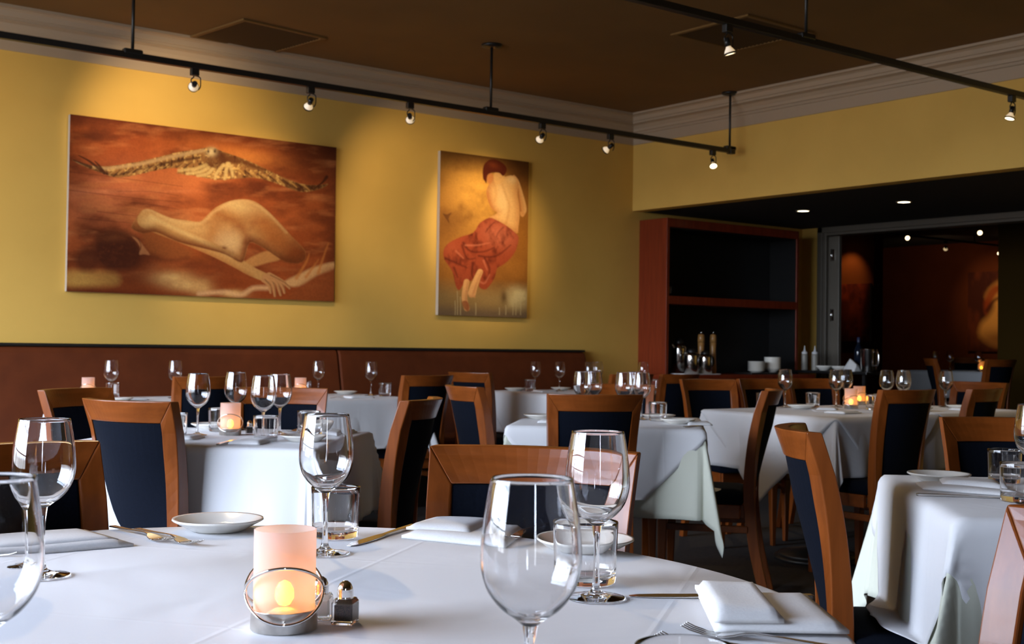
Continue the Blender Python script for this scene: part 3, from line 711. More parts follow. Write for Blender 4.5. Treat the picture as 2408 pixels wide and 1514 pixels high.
tr_ = MB().box(-.26, .22, -.10, .10, 0, .014).build('tray', black, loc=(8.13, 6.99, TOP), bevel=.004); tag(tr_, 'dark serving tray under the stacked china on the service cabinet', 'tray')
def plate_prof(r): return [(0, .002), (r * .55, .0), (r * .6, .002), (r * .96, .016), (r, .018), (r * .99, .0205), (r * .93, .0195), (r * .62, .0075), (r * .56, .006), (0, .006)]
pb = MB().lathe(plate_prof(.074), 48).build('bread_plate', china)
pb['category'] = 'plate'
plates = Proto(pb)
def plate(x, y, z, label, group): return plates.put((x, y, z), 0, label, group)
for i in range(8): plate(8.045, 6.99, TOP + .0145 + i * .0105, 'one of the plates in the stack on the service cabinet tray', 'stacked plates on the cabinet')
cb = MB().lathe([(0, .002), (.03, 0), (.034, .002), (.066, .03), (.072, .042), (.070, .043), (.062, .031), (.032, .007), (0, .006)], 32).build('bowl', china); cb['category'] = 'bowl'
bowls = Proto(cb)
for i in range(8): bowls.put((8.25, 6.99, TOP + .0145 + i * .0125), 0, 'one of the white bowls stacked beside the plates on the cabinet', 'stacked bowls on the cabinet')
tumbler_spots = [((7.085, 7.10, 1.4907), 'lone tumbler on the upper shelf of the service cabinet')]
# black side stand with condiments
st = thing('side_stand', 'low black service stand with a dark top left of the doorway', 'stand', (8.78, 6.68, 0))
MB().box(-.19, .19, -.40, .40, .872, .894).build('tabletop', blackwood, st, bevel=.004)
for sx_ in (-1, 1):
    for sy in (-1, 1):
        MB().box(sx_ * .16 - .015, sx_ * .16 + .015, sy * .36 - .015, sy * .36 + .015, 0, .872).build('leg', blackwood, st)
ST = .8945
def make_squeeze():
    t = thing('squeeze_bottle', None, 'bottle')
    MB().crisp([(0, 0), (.026, 0), (.028, .006), (.028, .13), (.022, .145), (0, .147)], 20).build('body', squeeze_m, t)
    MB().crisp([(.026, .142), (.027, .158), (.012, .166), (.006, .19), (.003, .215), (0, .215)], 16).build('nozzle', napkin_m, t)
    return t
sq = Proto(make_squeeze())
sq.put((8.75, 7.05, ST), 0, 'left plastic squeeze bottle with a white nozzle on the black stand', 'squeeze bottles')
sq.put((8.75, 6.937, ST), 0, 'right plastic squeeze bottle with a white nozzle on the black stand', 'squeeze bottles')
bowls.put((8.74, 6.83, ST), 0, 'white bowl right of the squeeze bottles on the black stand', 'bowls on the black stand')
bowls.put((8.76, 6.68, ST), 0, 'white bowl left of the folded napkin bundle on the black stand', 'bowls on the black stand')
nb = MB().sweep([[(-.05, -.07, 0), (.05, -.07, 0), (.03, -.06, .05), (-.02, -.07, .06)], [(-.06, 0, 0), (.06, 0, 0), (.02, 0, .10), (-.02, .0, .11)], [(-.05, .06, 0), (.05, .07, 0), (.02, .06, .05), (-.02, .05, .04)]]).build('napkin', napkin_m, loc=(8.74, 6.545, ST), bevel=.006)
tag(nb, 'crumpled white napkin bundle beside the steel ice bucket', 'napkin')
t = thing('ice_bucket', 'upright steel ice bucket with side handle at the right end of the black stand', 'bucket', (8.75, 6.375, ST))
MB().crisp([(0, 0), (.058, 0), (.064, .005), (.072, .185), (.075, .19), (.070, .19), (.062, .01), (0, .008)], 28).build('body', steel, t)
MB().tube(catmull([(-.03, -.068, .165), (-.03, -.115, .16), (-.03, -.115, .06), (-.03, -.064, .055)], 5), .006, 8).build('handle', steel, t)
bt = thing('wine_bottle', 'dark wine bottle standing behind the napkin bundle on the black stand', 'bottle', (8.86, 6.56, ST))
dkg = mat('dark_bottle_glass', (.006, .010, .02), .08)
MB().crisp([(0, 0), (.036, 0), (.037, .17), (.030, .20), (.014, .235), (.0135, .29), (0, .29)], 20).build('body', dkg, bt)
MB().crisp([(.0145, .25), (.0148, .292), (0, .293)], 16).build('capsule', mat('blue_foil', (.01, .02, .06), .4), bt)

# ------------------------------------------------------------------ chairs
def make_chair():
    t = thing('dining_chair', None, 'chair')
    side = catmull([(-.262, 0), (-.212, .22), (-.188, .44), (-.196, .64), (-.222, .80), (-.252, .89)], 5)   # (y, z) of the rear legs
    def yb(z):
        for (y0, z0), (y1, z1) in zip(side[:-1], side[1:]):
            if z0 <= z <= z1 + 1e-9: return y0 + (y1 - y0) * (z - z0) / (z1 - z0)
        return side[-1][0]
    def xo(z): return .160 if z < .45 else .160 + .020 * ((z - .45) / .44) ** 1.5      # outer half width
    SAG = .054
    def yc(x, z): return yb(min(z, .89)) - SAG * min(1, max(0, (z - .40) / .35)) * (1 - (x / xo(z)) ** 2)
    for s in (-1, 1):
        rings = []
        for y, z in side:
            if z > .80: continue
            d = .020 + .004 * min(1, z / .4) - .008 * max(0, (z - .46) / .39)
            a, b = xo(z), xo(z) - (.030 + .006 * min(1, z / .5))
            yi = yc(b, z); rings.append([(s * a, y - d, z), (s * a, y + d, z), (s * b, yi + d, z), (s * b, yi - d, z)])
        d = .0165; za, zb = .892, .829; a, b = xo(za), xo(zb) - .0365
        rings.append([(s * a, yb(.89) - d, za), (s * a, yb(.89) + d, za), (s * b, yc(b, zb) + d, zb), (s * b, yc(b, zb) - d, zb)])
        MB().sweep(rings).build('back_leg', cherry, t, bevel=.0025)
    def slab(name, m, x0f, x1f, z0, z1, th, nx, nz, bev, puff=0):
        rings = []
        for i in range(nx + 1):
            f = i / nx; ring = []
            zs = [z0 + (z1 - z0) * k / nz for k in range(nz + 1)]
            for z in zs:
                x = x0f(z) + (x1f(z) - x0f(z)) * f
                ring.append((x, yc(x, z) + th / 2 + puff * math.sin(PI * f) * math.sin(PI * (z - z0) / (z1 - z0)), z))
            for z in reversed(zs):
                x = x0f(z) + (x1f(z) - x0f(z)) * f
                ring.append((x, yc(x, z) - th / 2 - puff * math.sin(PI * f) * math.sin(PI * (z - z0) / (z1 - z0)), z))
            rings.append(ring)
        return MB().sweep(rings, smooth=False).build(name, m, t, bevel=bev)
    mit = lambda z: (xo(.829) - .0365) + (xo(.892) - xo(.829) + .0365) * (z - .829) / .063
    slab('top_rail', cherry_x, lambda z: -mit(z), lambda z: mit(z), .829, .892, .033, 18, 4, .0025)
    inn = lambda z: xo(z) - .0365
    slab('backrest', navy, lambda z: -inn(z), lambda z: inn(z), .462, .8285, .026, 14, 8, .004, .006)
    slab('lower_rail', cherry_x, lambda z: -inn(z), lambda z: inn(z), .405, .4615, .030, 8, 2, .004)
    # seat: padded trapezoid
    rings = []
    for f in [0, .03, .1, .3, .5, .7, .9, .97, 1]:
        y = -.16 + .38 * f; hw = .168 + .030 * f; e_ = min(1, math.sin(PI * min(max(f, .0), 1)) * 3 + .3)
        top = .452 + .012 * e_
        ring = [(-hw + .006, y, .405), (-hw, y, .42), (-hw, y, .44)] + [(hw * k, y, top + .006 * (1 - k * k)) for k in (-.93, -.6, 0, .6, .93)] + [(hw, y, .44), (hw, y, .42), (hw - .006, y, .405)]
        rings.append(ring)
    MB().sweep(rings, smooth=True).build('seat', navy, t)
    MB().box(-.150, .150, -.170, -.152, .345, .404).box(-.168, .168, .176, .196, .345, .404).box(-.172, -.152, -.152, .176, .345, .404).box(.152, .172, -.152, .176, .345, .404).build('seat_frame', cherry_x, t, bevel=.003)
    for s in (-1, 1):
        MB().sweep([[(s * .150, .168, 0), (s * .172, .168, 0), (s * .172, .192, 0), (s * .150, .192, 0)], [(s * .140, .155, .344), (s * .178, .155, .344), (s * .178, .198, .344), (s * .140, .198, .344)]]).build('leg', cherry, t, bevel=.004)
        MB().box(s * .158 - .009, s * .158 + .009, -.185, .165, .285, .315).build('stretcher', cherry_x, t, bevel=.003)
    return t
chair = Proto(make_chair())
def seat_at(tx, ty, h, label, group):
    """tx, ty: where the middle of the top rail stands; h: the heading the chair faces"""
    r = math.radians(h); k = .262
    return chair.put((tx + k * math.sin(r), ty + k * math.cos(r), 0), hd(h), label, group)
G1, G2, G3 = 'chairs at the round front table', 'chairs at the square table left of centre', 'chairs at the middle square table'
seat_at(1.316, 1.627, 234, 'chair behind the folded napkin in the middle of the round front table', G1)
seat_at(.566, 2.083, 164, 'chair in the lower left corner, behind the leftmost wine glasses', G1)
seat_at(1.268, .591, 292, 'chair cut off by the lower right corner of the photo', G1)
seat_at(1.33, 3.545, 67, 'chair with its back to us at the near left of the four-glass table', G2)
seat_at(1.47, 4.43, 148, 'chair standing behind the near left chair, its dark back turned to the terracotta bench', G2)
seat_at(2.235, 4.33, 214, 'chair facing us behind the four wine glasses and lit candle', G2)
seat_at(2.225, 3.335, 318, 'dark tilted chair seen from behind just right of the white draped square table', G2)
seat_at(3.05, 3.42, 30, 'chair with its back to us directly behind the tall middle wine glass', G3)
seat_at(3.10, 4.335, 104, 'narrow edge-on chair left of the middle table with hanging cloth corner', G3)
seat_at(4.03, 4.37, 222, 'reddish chair facing us on the far side of the middle table', G3)
seat_at(4.20, 3.575, 322, 'sideways chair right of the hanging cream cloth corner', G3)
seat_at(2.62, 5.86, 4, 'chair back between the leftmost banquette table and the four wine glasses', 'chairs at the banquette tables')
seat_at(4.00, 5.93, -4, 'tall chair back in front of the middle banquette table, right of its glasses', 'chairs at the banquette tables')
seat_at(4.71, 6.52, 78, 'farthest chair by the bench, at the left end of the right banquette table', 'chairs at the banquette tables')
seat_at(5.68, 6.0, 3, 'dark chair at the right banquette table, behind the middle table\'s glasses', 'chairs at the banquette tables')
seat_at(6.10, 5.97, 0, 'dark chair at the right end of the right banquette table, below the coffee pots', 'chairs at the banquette tables')
G7 = 'chairs at the long table before the cabinet'
seat_at(5.25, 4.93, 196, 'left of three chairs facing us along the far side of the long table', G7)
seat_at(5.72, 4.93, 192, 'middle of three chairs facing us along the far side of the long table', G7)
seat_at(6.18, 4.93, 196, 'right of three chairs facing us along the far side of the long table', G7)
seat_at(4.93, 3.37, 6, 'tall dark chair with its back to us before the long table', G7)
seat_at(5.52, 3.34, 350, 'chair back just right of the tall dark chair at the long table', G7)
seat_at(6.75, 4.12, 270, 'chair at the right-hand head of the long table, facing us', G7)
G8 = 'chairs at the square table at the right edge'
seat_at(2.22, 1.795, 136, 'sharply lit edge-on chair left of the draped table at the right edge', G8)
seat_at(3.065, 1.79, 222, 'chair facing us behind the plate on the table at the right edge', G8)
GF = 'chairs in the far room'
for (x, y, h, lab) in ((9.91, 5.85, 10, 'dark chair back in the far room, right of the small glowing candle'), (9.62, 6.36, 138, 'narrow dark chair in the doorway left of the far room table'), (12.75, 7.95, 250, 'leftmost small dark chair deep in the far room'), (12.72, 7.25, 280, 'small dark chair in the far room behind the candle-lit table')):
    seat_at(x, y, h, lab, GF).location.z = FZ

# ------------------------------------------------------------------ tables and cloths
TT = .754
def table(cx, cy, rot, hx, hy, label, z=0.0, two=False):
    t = thing('dining_table', label, 'table', (cx, cy, z), rot, 'dining tables')
    MB().box(-hx, hx, -hy, hy, .72, .749).build('tabletop', blackwood, t, bevel=.003)
    for px in ((-hx / 2, hx / 2) if two else (0,)):
        MB().lathe([(0, .02), (.20, .02), (.20, .035), (.06, .06), (.035, .10), (.035, .68), (.12, .7), (.12, .72), (0, .72)], 24, (px, 0, 0)).build('pedestal', black, t)
        MB().lathe([(0, 0), (.22, 0), (.22, .02), (0, .02)], 32, (px, 0, 0)).build('foot_plate', black, t)
    return t
def drape(name, label, center, rot, rect, cloth, zt, m, gap, group, seed=0, zmin=None, cres=74):
    """rect: half sizes of the table top; cloth = (half a, half b, turn, offset x, offset y)"""
    hx, hy = rect; ca, cb_, turn, ox, oy = cloth
    n = cres; vs = []; rng = random.Random(seed); ph = [rng.uniform(0, 6.28) for _ in range(6)]
    ct, sn = math.cos(turn), math.sin(turn)
    for i in range(n + 1):
        for j in range(n + 1):
            a = -ca + 2 * ca * i / n; b = -cb_ + 2 * cb_ * j / n
            x, y = ox + a * ct - b * sn, oy + a * sn + b * ct
            kx, ky = min(max(x, -hx), hx), min(max(y, -hy), hy)
            dx, dy = x - kx, y - ky; d = math.hypot(dx, dy)
            if d < 1e-9: vs.append((x, y, zt)); continue
            nx, ny = dx / d, dy / d; r = gap + .008
            arc = r * PI / 2
            if d < arc: out = r * math.sin(d / r); z = zt - r * (1 - math.cos(d / r))
            else: out = r; z = zt - r - (d - arc)
            h = max(0, d - arc)
            if abs(dx) > 1e-9 and abs(dy) > 1e-9:
                th = math.atan2(abs(dy), abs(dx)) / (PI / 2)
                f = .10 + .13 * math.sin(PI * th) ** 2 + .09 * math.cos(4 * PI * th + ph[0] * .3) * math.sin(PI * th)
                out += h * f; z += h * f * f * .5
            else:
                s = y if abs(dx) > 1e-9 else x; hl = hy if abs(dx) > 1e-9 else hx
                edge = max(0, 1 - (hl - abs(s)) / .10)
                wv = .5 if zmin is not None else 1
                f = .045 + .055 * edge * edge + wv * (.045 * math.sin(s * 15 + ph[1]) + .03 * math.sin(s * 31 + ph[2]))
                out += h * max(f, .01)
            if zmin is not None and z < zmin and not (abs(dx) > 1e-9 and abs(dy) > 1e-9):
                out += (zmin - z) * .28; z = zmin + (zmin - z) * .02
            vs.append((kx + nx * out, ky + ny * out, z))
    fs = [(i * (n + 1) + j, (i + 1) * (n + 1) + j, (i + 1) * (n + 1) + j + 1, i * (n + 1) + j + 1) for i in range(n) for j in range(n)]
    o = MB().add(vs, fs, True).build(name, m, recalc=False, loc=(center[0], center[1], 0))
    o.rotation_euler = (0, 0, rot)
    sd = o.modifiers.new('thickness', 'SOLIDIFY'); sd.thickness = .0012; sd.offset = -1
    return tag(o, label, 'tablecloth', group)
R45 = PI / 4
OV = .57
# round front table
T1 = (.590, 1.314)
t = thing('dining_table', 'large round table in the foreground under a white cloth', 'table', (*T1, 0), 0, 'dining tables')
MB().lathe([(0, .72), (.70, .72), (.705, .73), (.705, .744), (.70, .749), (0, .749)], 64).build('tabletop', blackwood, t)
MB().lathe([(0, .03), (.28, .03), (.28, .04), (.07, .07), (.045, .12), (.045, .68), (.15, .70), (.15, .72), (0, .72)], 24).build('pedestal', black, t)
MB().lathe([(0, 0), (.30, 0), (.30, .03), (0, .03)], 32).build('foot_plate', black, t)
def round_cloth(c, R, over, zt, label):
    na, vs = 168, [(0, 0, zt)]; rs = [.1, .2, .3, .4, .5, .6, .66, R - .004]; r = .010; rad = []
    for q in rs: rad.append((q, 0))
    for k in range(1, 4): rad.append((R - .004 + r * math.sin(k / 3 * PI / 2), r * (1 - math.cos(k / 3 * PI / 2))))
    for k in range(1, 11): rad.append((None, r + over * k / 10))
    for q, dz in rad:
        for j in range(na):
            a = 2 * PI * j / na
            rr = q if q is not None else R + r - .004 + (dz - r) * (.10 + .11 * math.cos(a * 13 + .6 * math.sin(3 * a)))
            vs.append((rr * math.cos(a), rr * math.sin(a), zt - dz))
    fs = [(0, 1 + j, 1 + (j + 1) % na) for j in range(na)]
    for i in range(len(rad) - 1):
        for j in range(na):
            k = (j + 1) % na; fs.append((1 + i * na + j, 1 + (i + 1) * na + j, 1 + (i + 1) * na + k, 1 + i * na + k))
    o = MB().add(vs, fs, True).build('tablecloth', cloth_t, recalc=False, loc=(c[0], c[1], 0)); return tag(o, label, 'tablecloth', 'white tablecloths')
round_cloth(T1, .712, .27, TT, 'white cloth covering the round front table')
GC, GU = 'white tablecloths', 'cream undercloths'
CL = .285
# square table left of centre
table(1.762, 3.791, R45, .385, .385, 'square table left of centre under a white cloth to its sides')
drape('tablecloth', 'white cloth hanging square and low around the table with four wine glasses', (1.762, 3.791), R45, (.387, .387), (.387 + CL, .387 + CL, 0, 0, 0), TT, cloth_w, .004, GC, 1)
# middle table
T3 = (3.545, 3.885)
table(*T3, R45, .40, .375, 'square table in the middle under a white cloth over a cream one')
drape('tablecloth', 'cream undercloth whose corner hangs to a point right of the middle table', T3, R45, (.402, .377), (.402 + .32, .377 + .32, 0, -.03, -.03), TT - .003, cloth_c, .004, GU, 2)
drape('tablecloth', 'white diagonal overlay cloth on the middle table', T3, R45, (.402, .377), (.60, .60, R45, 0, 0), TT, cloth_w, .010, GC, 3, zmin=.478)
# right edge table
T8 = (2.664, 1.326)
table(*T8, R45, .395, .395, 'square table at the right edge under white and pale green cloths')
drape('tablecloth', 'pale greenish undercloth hanging from the table at the right edge', T8, R45, (.397, .397), (.397 + CL + .02, .397 + CL + .02, 0, 0, 0), TT - .003, cloth_c, .004, GU, 4)
drape('tablecloth', 'white overlay cloth with a rounded corner fold on the table at the right edge', T8, R45, (.397, .397), (.675, .675, R45, 0, 0), TT, cloth_w, .010, GC, 5, zmin=.478)
# long table (two tops pushed together)
T7 = (5.535, 4.035)
table(*T7, 0, .815, .415, 'long white draped table in front of the service cabinet', two=True)
drape('tablecloth', 'white undercloth along the sides of the long table before the cabinet', T7, 0, (.817, .417), (.817 + CL, .417 + CL, 0, 0, 0), TT - .003, cloth_w, .004, GC, 6, cres=110)
drape('tablecloth', 'white overlay with a pointed flap on the left half of the long table', T7, 0, (.817, .417), (.60, .60, R45, -.41, 0), TT, cloth_w, .010, GC, 7)
drape('tablecloth', 'white overlay on the right half of the long table', T7, 0, (.817, .417), (.60, .60, R45, .41, 0), TT + .002, cloth_w, .014, GC, 8)
# banquette tables
T4, T5, T6 = (2.47, 6.42), (3.60, 6.42), (5.96, 6.58)
table(*T4, 0, .33, .40, 'leftmost table at the terracotta bench, mostly hidden by chairs')
drape('tablecloth', 'white cloth of the leftmost table at the terracotta bench', T4, 0, (.332, .402), (.332 + CL, .402 + CL, 0, 0, 0), TT - .002, cloth_w, .004, GC, 9)
table(*T5, 0, .42, .40, 'middle table at the terracotta bench, left of a tall chair back')
drape('tablecloth', 'white undercloth of the middle table at the terracotta bench', T5, 0, (.422, .402), (.422 + CL, .402 + CL, 0, 0, 0), TT - .003, cloth_w, .004, GC, 10)
drape('tablecloth', 'white overlay with a slanting edge on the middle bench table', T5, 0, (.422, .402), (.60, .60, R45, 0, 0), TT, cloth_w, .010, GC, 11, zmin=.478)
table(*T6, 0, .74, .40, 'rightmost table at the terracotta bench near the service cabinet', two=True)
drape('tablecloth', 'white undercloth of the rightmost table at the terracotta bench', T6, 0, (.742, .402), (.742 + CL, .402 + CL, 0, 0, 0), TT - .003, cloth_w, .004, GC, 12, cres=100)
drape('tablecloth', 'white overlay on the left half of the rightmost bench table', T6, 0, (.742, .402), (.60, .60, R45, -.36, 0), TT, cloth_w, .010, GC, 13, zmin=.478)
# ------------------------------------------------------------------ tableware models
def smooth_prof(P, n=3): return [(max(r, 0), z) for r, z in catmull(P, n)]
def make_wine():
    t = thing('wine_glass', None, 'wine glass')
    foot = [(0, .0008), (.02, .0006), (.034, 0), (.0362, .0006), (.0368, .0016), (.036, .0024)] + smooth_prof([(.036, .0024), (.026, .0038), (.014, .0062), (.0072, .010), (.0050, .016)], 4)[1:]
    stem = smooth_prof([(.0050, .016), (.0040, .030), (.0036, .055), (.0041, .075), (.0060, .090)], 4)
    outer = smooth_prof([(.0060, .090), (.0130, .0955), (.0240, .1035), (.0340, .1165), (.0393, .133), (.0400, .148), (.0385, .168), (.0355, .188), (.0325, .2050)], 4)
    inner = smooth_prof([(.0314, .2050), (.0343, .188), (.0373, .168), (.0388, .148), (.0381, .134), (.0328, .1185), (.0230, .1065), (.0110, .0985), (0, .0965)], 4)
    rim = [(.0323, .2056), (.0316, .2056)]
    MB().lathe(foot, 40).build('foot', glass, t, recalc=False)
    MB().lathe(stem, 24).build('stem', glass, t, recalc=False)
    MB().lathe(outer + rim + inner, 48).build('bowl', glass, t, recalc=False)
    return t
wine = Proto(make_wine())
tm = MB().lathe([(0, .001), (.030, 0), (.0345, .0008), (.0365, .004)] + [(.0367 + .0025 * k / 8, .004 + .0765 * k / 8) for k in range(1, 9)] + [(.0388, .0812), (.0378, .0808)] + [(.0374 - .0022 * k / 8, .078 - .063 * k / 8) for k in range(9)] + [(.033, .0125), (.02, .0118), (0, .0118)], 44).build('tumbler', glass, recalc=False)
tm['category'] = 'tumbler'
tumbler = Proto(tm)
def make_candle():
    t = thing('candle_lamp', None, 'candle')
    MB().lathe([(0, .0005), (.0352, 0), (.0362, .001), (.0357, .0215), (.0362, .0225), (.0346, .0225), (.0346, .003), (0, .003)], 40).build('base_ring', pewter, t)
    MB().lathe([(.0328, .004), (.0332, .03), (.0335, .107), (.0325, .1075)], 48).build('frosted_shade', fro, t, recalc=False)
    b = MB().lathe([(0, .0032), (.019, .0032), (.019, .017), (.010, .021), (0, .021)], 24).build('led_body', napkin_m, t)
    MB().lathe([(0, .024), (.006, .026), (.0100, .033), (.0095, .042), (.006, .049), (0, .052)], 20).build('flame', flame_m, b)
    for s in (-1, 1):
        pts = [(.0415 * math.cos(a), .0415 * math.sin(a) * .98, .0415 + s * .030 * math.sin(a)) for a in [2 * PI * k / 48 for k in range(48)]]
        MB().tube(pts, .0018, 8, closed=True).build('wire_loop', chrome, t)
    MB().tube([(0, -.0405, .0120), (0, -.0366, .0115)], .0016, 8).tube([(0, .0405, .0120), (0, .0366, .0115)], .0016, 8).build('wire_joint', chrome, t)
    return t
candle = Proto(make_candle())
def put_candle(x, y, z, label):
    # the joint of the loops faces the seats across the table
    candle.put((x, y, z), hd(27), label, 'battery candle lamps')
def make_shaker(name, fill, cat):
    t = thing(name, None, cat)
    def sqr(h, z): return [(-h, -h, z), (h, -h, z), (h, h, z), (-h, h, z)]
    MB().sweep([sqr(.0115, 0), sqr(.0122, .001), sqr(.0122, .024), sqr(.0100, .028)]).build('jar', glass, t, bevel=.0007)
    MB().sweep([sqr(.0092, .0045), sqr(.0092, .0215)]).build('filling', fill, t)
    MB().lathe([(.0088, .0275), (.0092, .029), (.0084, .0300), (.0092, .0312), (.0084, .0324), (.0092, .0336), (.0084, .0348), (.0090, .0358), (.0082, .040), (.0060, .0445), (.0025, .047), (0, .0475)], 24).build('cap', chrome, t)
    return t
pepper = Proto(make_shaker('pepper_shaker', pepper_m, 'pepper shaker'))
salt = Proto(make_shaker('salt_shaker', salt_m, 'salt shaker'))
def make_knife():
    hl = [(-.115, .0048, .004), (-.112, .0062, .005), (-.06, .0056, .0048), (-.02, .0045, .0042), (.0, .0042, .0038), (.012, .0068, .003), (.04, .0088, .0022), (.08, .0088, .0018), (.105, .0066, .0014), (.116, .0020, .0010)]
    rings = []
    for x, w_, h in hl:
        off = -.002 if x > .01 else 0
        rings.append([(x, -w_ + off, .0002), (x, w_ + off * 0, .0002), (x, w_ + off * 0, h), (x, -w_ + off, h)])
    o = MB().sweep(rings).build('knife', cutlery_m, bevel=.0009); o['category'] = 'knife'; return o
knife = Proto(make_knife())
def make_fork():
    mb = MB()
    hl = [(-.10, .0042, .003), (-.097, .0058, .0034), (-.05, .0050, .0040), (-.01, .0032, .0058), (.02, .0028, .0068), (.032, .0042, .0060), (.042, .0095, .0036), (.052, .0112, .0018), (.060, .0112, .0012)]
    mb.sweep([[(x, -w_, z), (x, w_, z), (x, w_, z + .0022), (x, -w_, z + .0022)] for x, w_, z in hl])
    for i in range(4):
        y = -.0094 + i * .00627
        mb.sweep([[(x, y - q, z), (x, y + q, z), (x, y + q, z + .0016), (x, y - q, z + .0016)] for x, q, z in ((.0585, .0018, .0013), (.075, .0015, .0018), (.090, .0012, .0048), (.100, .0007, .0085))])
    o = mb.build('fork', cutlery_m, bevel=.0006); o['category'] = 'fork'; return o
fork = Proto(make_fork())
def put_flat(p, tail, tip, label, group, z=TT + .0008):
    """lay a piece of cutlery from its handle's end towards its tip"""
    a = math.atan2(tip[1] - tail[1], tip[0] - tail[0])
    return p.put(((tail[0] + tip[0]) / 2, (tail[1] + tip[1]) / 2, z), a, label, group)
def pad(mb, q, z, h, n=10, wav=.0015, seed=0):
    """one soft layer of folded cloth over the corner points q"""
    rg = random.Random(seed); p1, p2 = rg.uniform(0, 6), rg.uniform(0, 6)
    q = [Vector((*p, 0)) for p in q]; top = []; bot = []
    if (q[1] - q[0]).cross(q[2] - q[0]).z < 0: q = [q[3], q[2], q[1], q[0]]
    for i in range(n + 1):
        for j in range(n + 1):
            u, v = i / n, j / n
            p = q[0].lerp(q[1], u).lerp(q[3].lerp(q[2], u), v)
            ed = min(u, 1 - u, v, 1 - v)
            k = min(1, ed * 6); hh = h * (.35 + .65 * math.sqrt(max(0, 1 - (1 - k) ** 2)))
            top.append((p.x, p.y, z + hh + wav * k * (math.sin(u * 5 + p1) + math.sin(v * 7 + p2)) * .5))
            bot.append((p.x, p.y, z))
    m = (n + 1) ** 2; fs = []
    for i in range(n):
        for j in range(n):
            a = i * (n + 1) + j; b, c, d = a + n + 1, a + n + 2, a + 1
            fs += [(a, b, c, d), (m + a, m + d, m + c, m + b)]
    for i in range(n):
        for a, b in ((i, i + 1), (n * (n + 1) + i + 1, n * (n + 1) + i), ((i + 1) * (n + 1), i * (n + 1)), (i * (n + 1) + n, (i + 1) * (n + 1) + n)): fs.append((a, b, m + b, m + a))
    mb.add(top + bot, fs, True); return mb
def napkin(layers, label, group, z=TT + .0006, seed=0):
    """layers: list of (corner points, height); the first is the napkin, the others are flaps folded over it"""
    t = thing('napkin', label, 'napkin', (0, 0, 0), 0, group)
    for k, (q, z0, h) in enumerate(layers):
        pad(MB(), q, z + z0, h, seed=seed + k).build('folded_cloth' if k == 0 else 'folded_flap', napkin_m, t)
    return t

# ------------------------------------------------------------------ laying the round front table
WG = 'wine glasses'; TG = 'water tumblers'; PG = 'bread plates'; NG = 'folded napkins'; FG = 'forks'; KG = 'knives'
Z0 = TT + .0006
def W_(x, y, label, z=Z0): return wine.put((x, y, z), 0, label, WG)
def B_(x, y, label, z=Z0): return tumbler.put((x, y, z), 0, label, TG)
def P_(x, y, label, z=Z0): return plate(x, y, z, label, PG)
W_(.512, 1.655, 'wine glass at the front table\'s left, before the long folded napkin')
W_(.262, .975, 'wine glass cut in half by the left edge of the photo')
W_(.905, 1.608, 'wine glass just behind the candle on the front table')
W_(.612, .760, 'biggest and nearest wine glass, its foot below the frame')
W_(1.023, 1.142, 'wine glass just right of the nearest one, before the water tumbler and plate')
B_(.995, 1.735, 'empty tumbler behind the glass that stands by the front candle')
B_(1.080, 1.222, 'tumbler at the right of the front table, in front of a bread plate')
B_(.692, .669, 'tumbler whose rim just shows at the bottom edge of the photo')
P_(.872, 1.905, 'white bread plate at the far edge of the front table, left of the candle')
P_(1.250, 1.420, 'white bread plate at the right rim of the front table, behind a tumbler')
put_candle(.634, 1.213, Z0, 'frosted candle lamp with wire loops in the front, its flame glowing yellow')
pepper.put((.700, 1.196, Z0), hd(48), 'small glass pepper shaker with chrome cap right of the front candle', 'pepper shakers')
salt.put((.690, 1.233, Z0), hd(40), 'small glass salt shaker behind the pepper shaker by the front candle', 'salt shakers')
put_flat(fork, (.735, 2.005), (.752, 1.822), 'left of two forks beside the long napkin on the front table', FG)
put_flat(fork, (.758, 1.955), (.776, 1.774), 'right of two forks lying left of the bread plate and candle', FG)
put_flat(knife, (1.165, 1.764), (.972, 1.648), 'knife pointing at the tumbler, left of the middle napkin on the front table', KG)
put_flat(knife, (1.246, .992), (1.070, 1.124), 'knife tucked under the right-hand napkin on the front table', KG)
put_flat(fork, (1.325, 1.590), (1.150, 1.505), 'fork seen through the nearest wine glass, right of the middle napkin', FG, TT + .012)
put_flat(fork, (1.062, .772), (.982, .948), 'fork tips at the bottom edge left of the right-hand napkin', FG)
put_flat(fork, (1.005, .755), (.928, .934), 'fork just cut by the bottom edge behind a tumbler rim', FG)
put_flat(fork, (.40, 1.92), (.515, 1.80), 'dark fork tip at the left edge seen through the half-cut wine glass', FG)
napkin([([(1.118, 1.060), (1.226, .980), (1.112, .832), (.998, .922)], 0, .012), ([(1.122, 1.070), (1.180, 1.022), (1.062, .880), (1.000, .924)], .009, .014)], 'folded white napkin at the lower right over a knife', NG, TT + .0045, 3)
napkin([([(1.080, 1.672), (1.192, 1.738), (1.290, 1.620), (1.150, 1.512)], 0, .014), ([(1.100, 1.690), (1.198, 1.742), (1.262, 1.660), (1.155, 1.590)], .010, .012)], 'folded white napkin in the middle, before the wide orange chair back', NG, TT + .0006, 5)
napkin([([(.700, 1.825), (.690, 1.965), (.452, 1.985), (.452, 1.830)], 0, .011), ([(.682, 1.840), (.672, 1.960), (.50, 1.975), (.50, 1.850)], .008, .007)], 'long folded white napkin at the left of the front table', NG, TT + .0006, 7)

for p, lab in tumbler_spots: tumbler.put(p, 0, lab, TG)
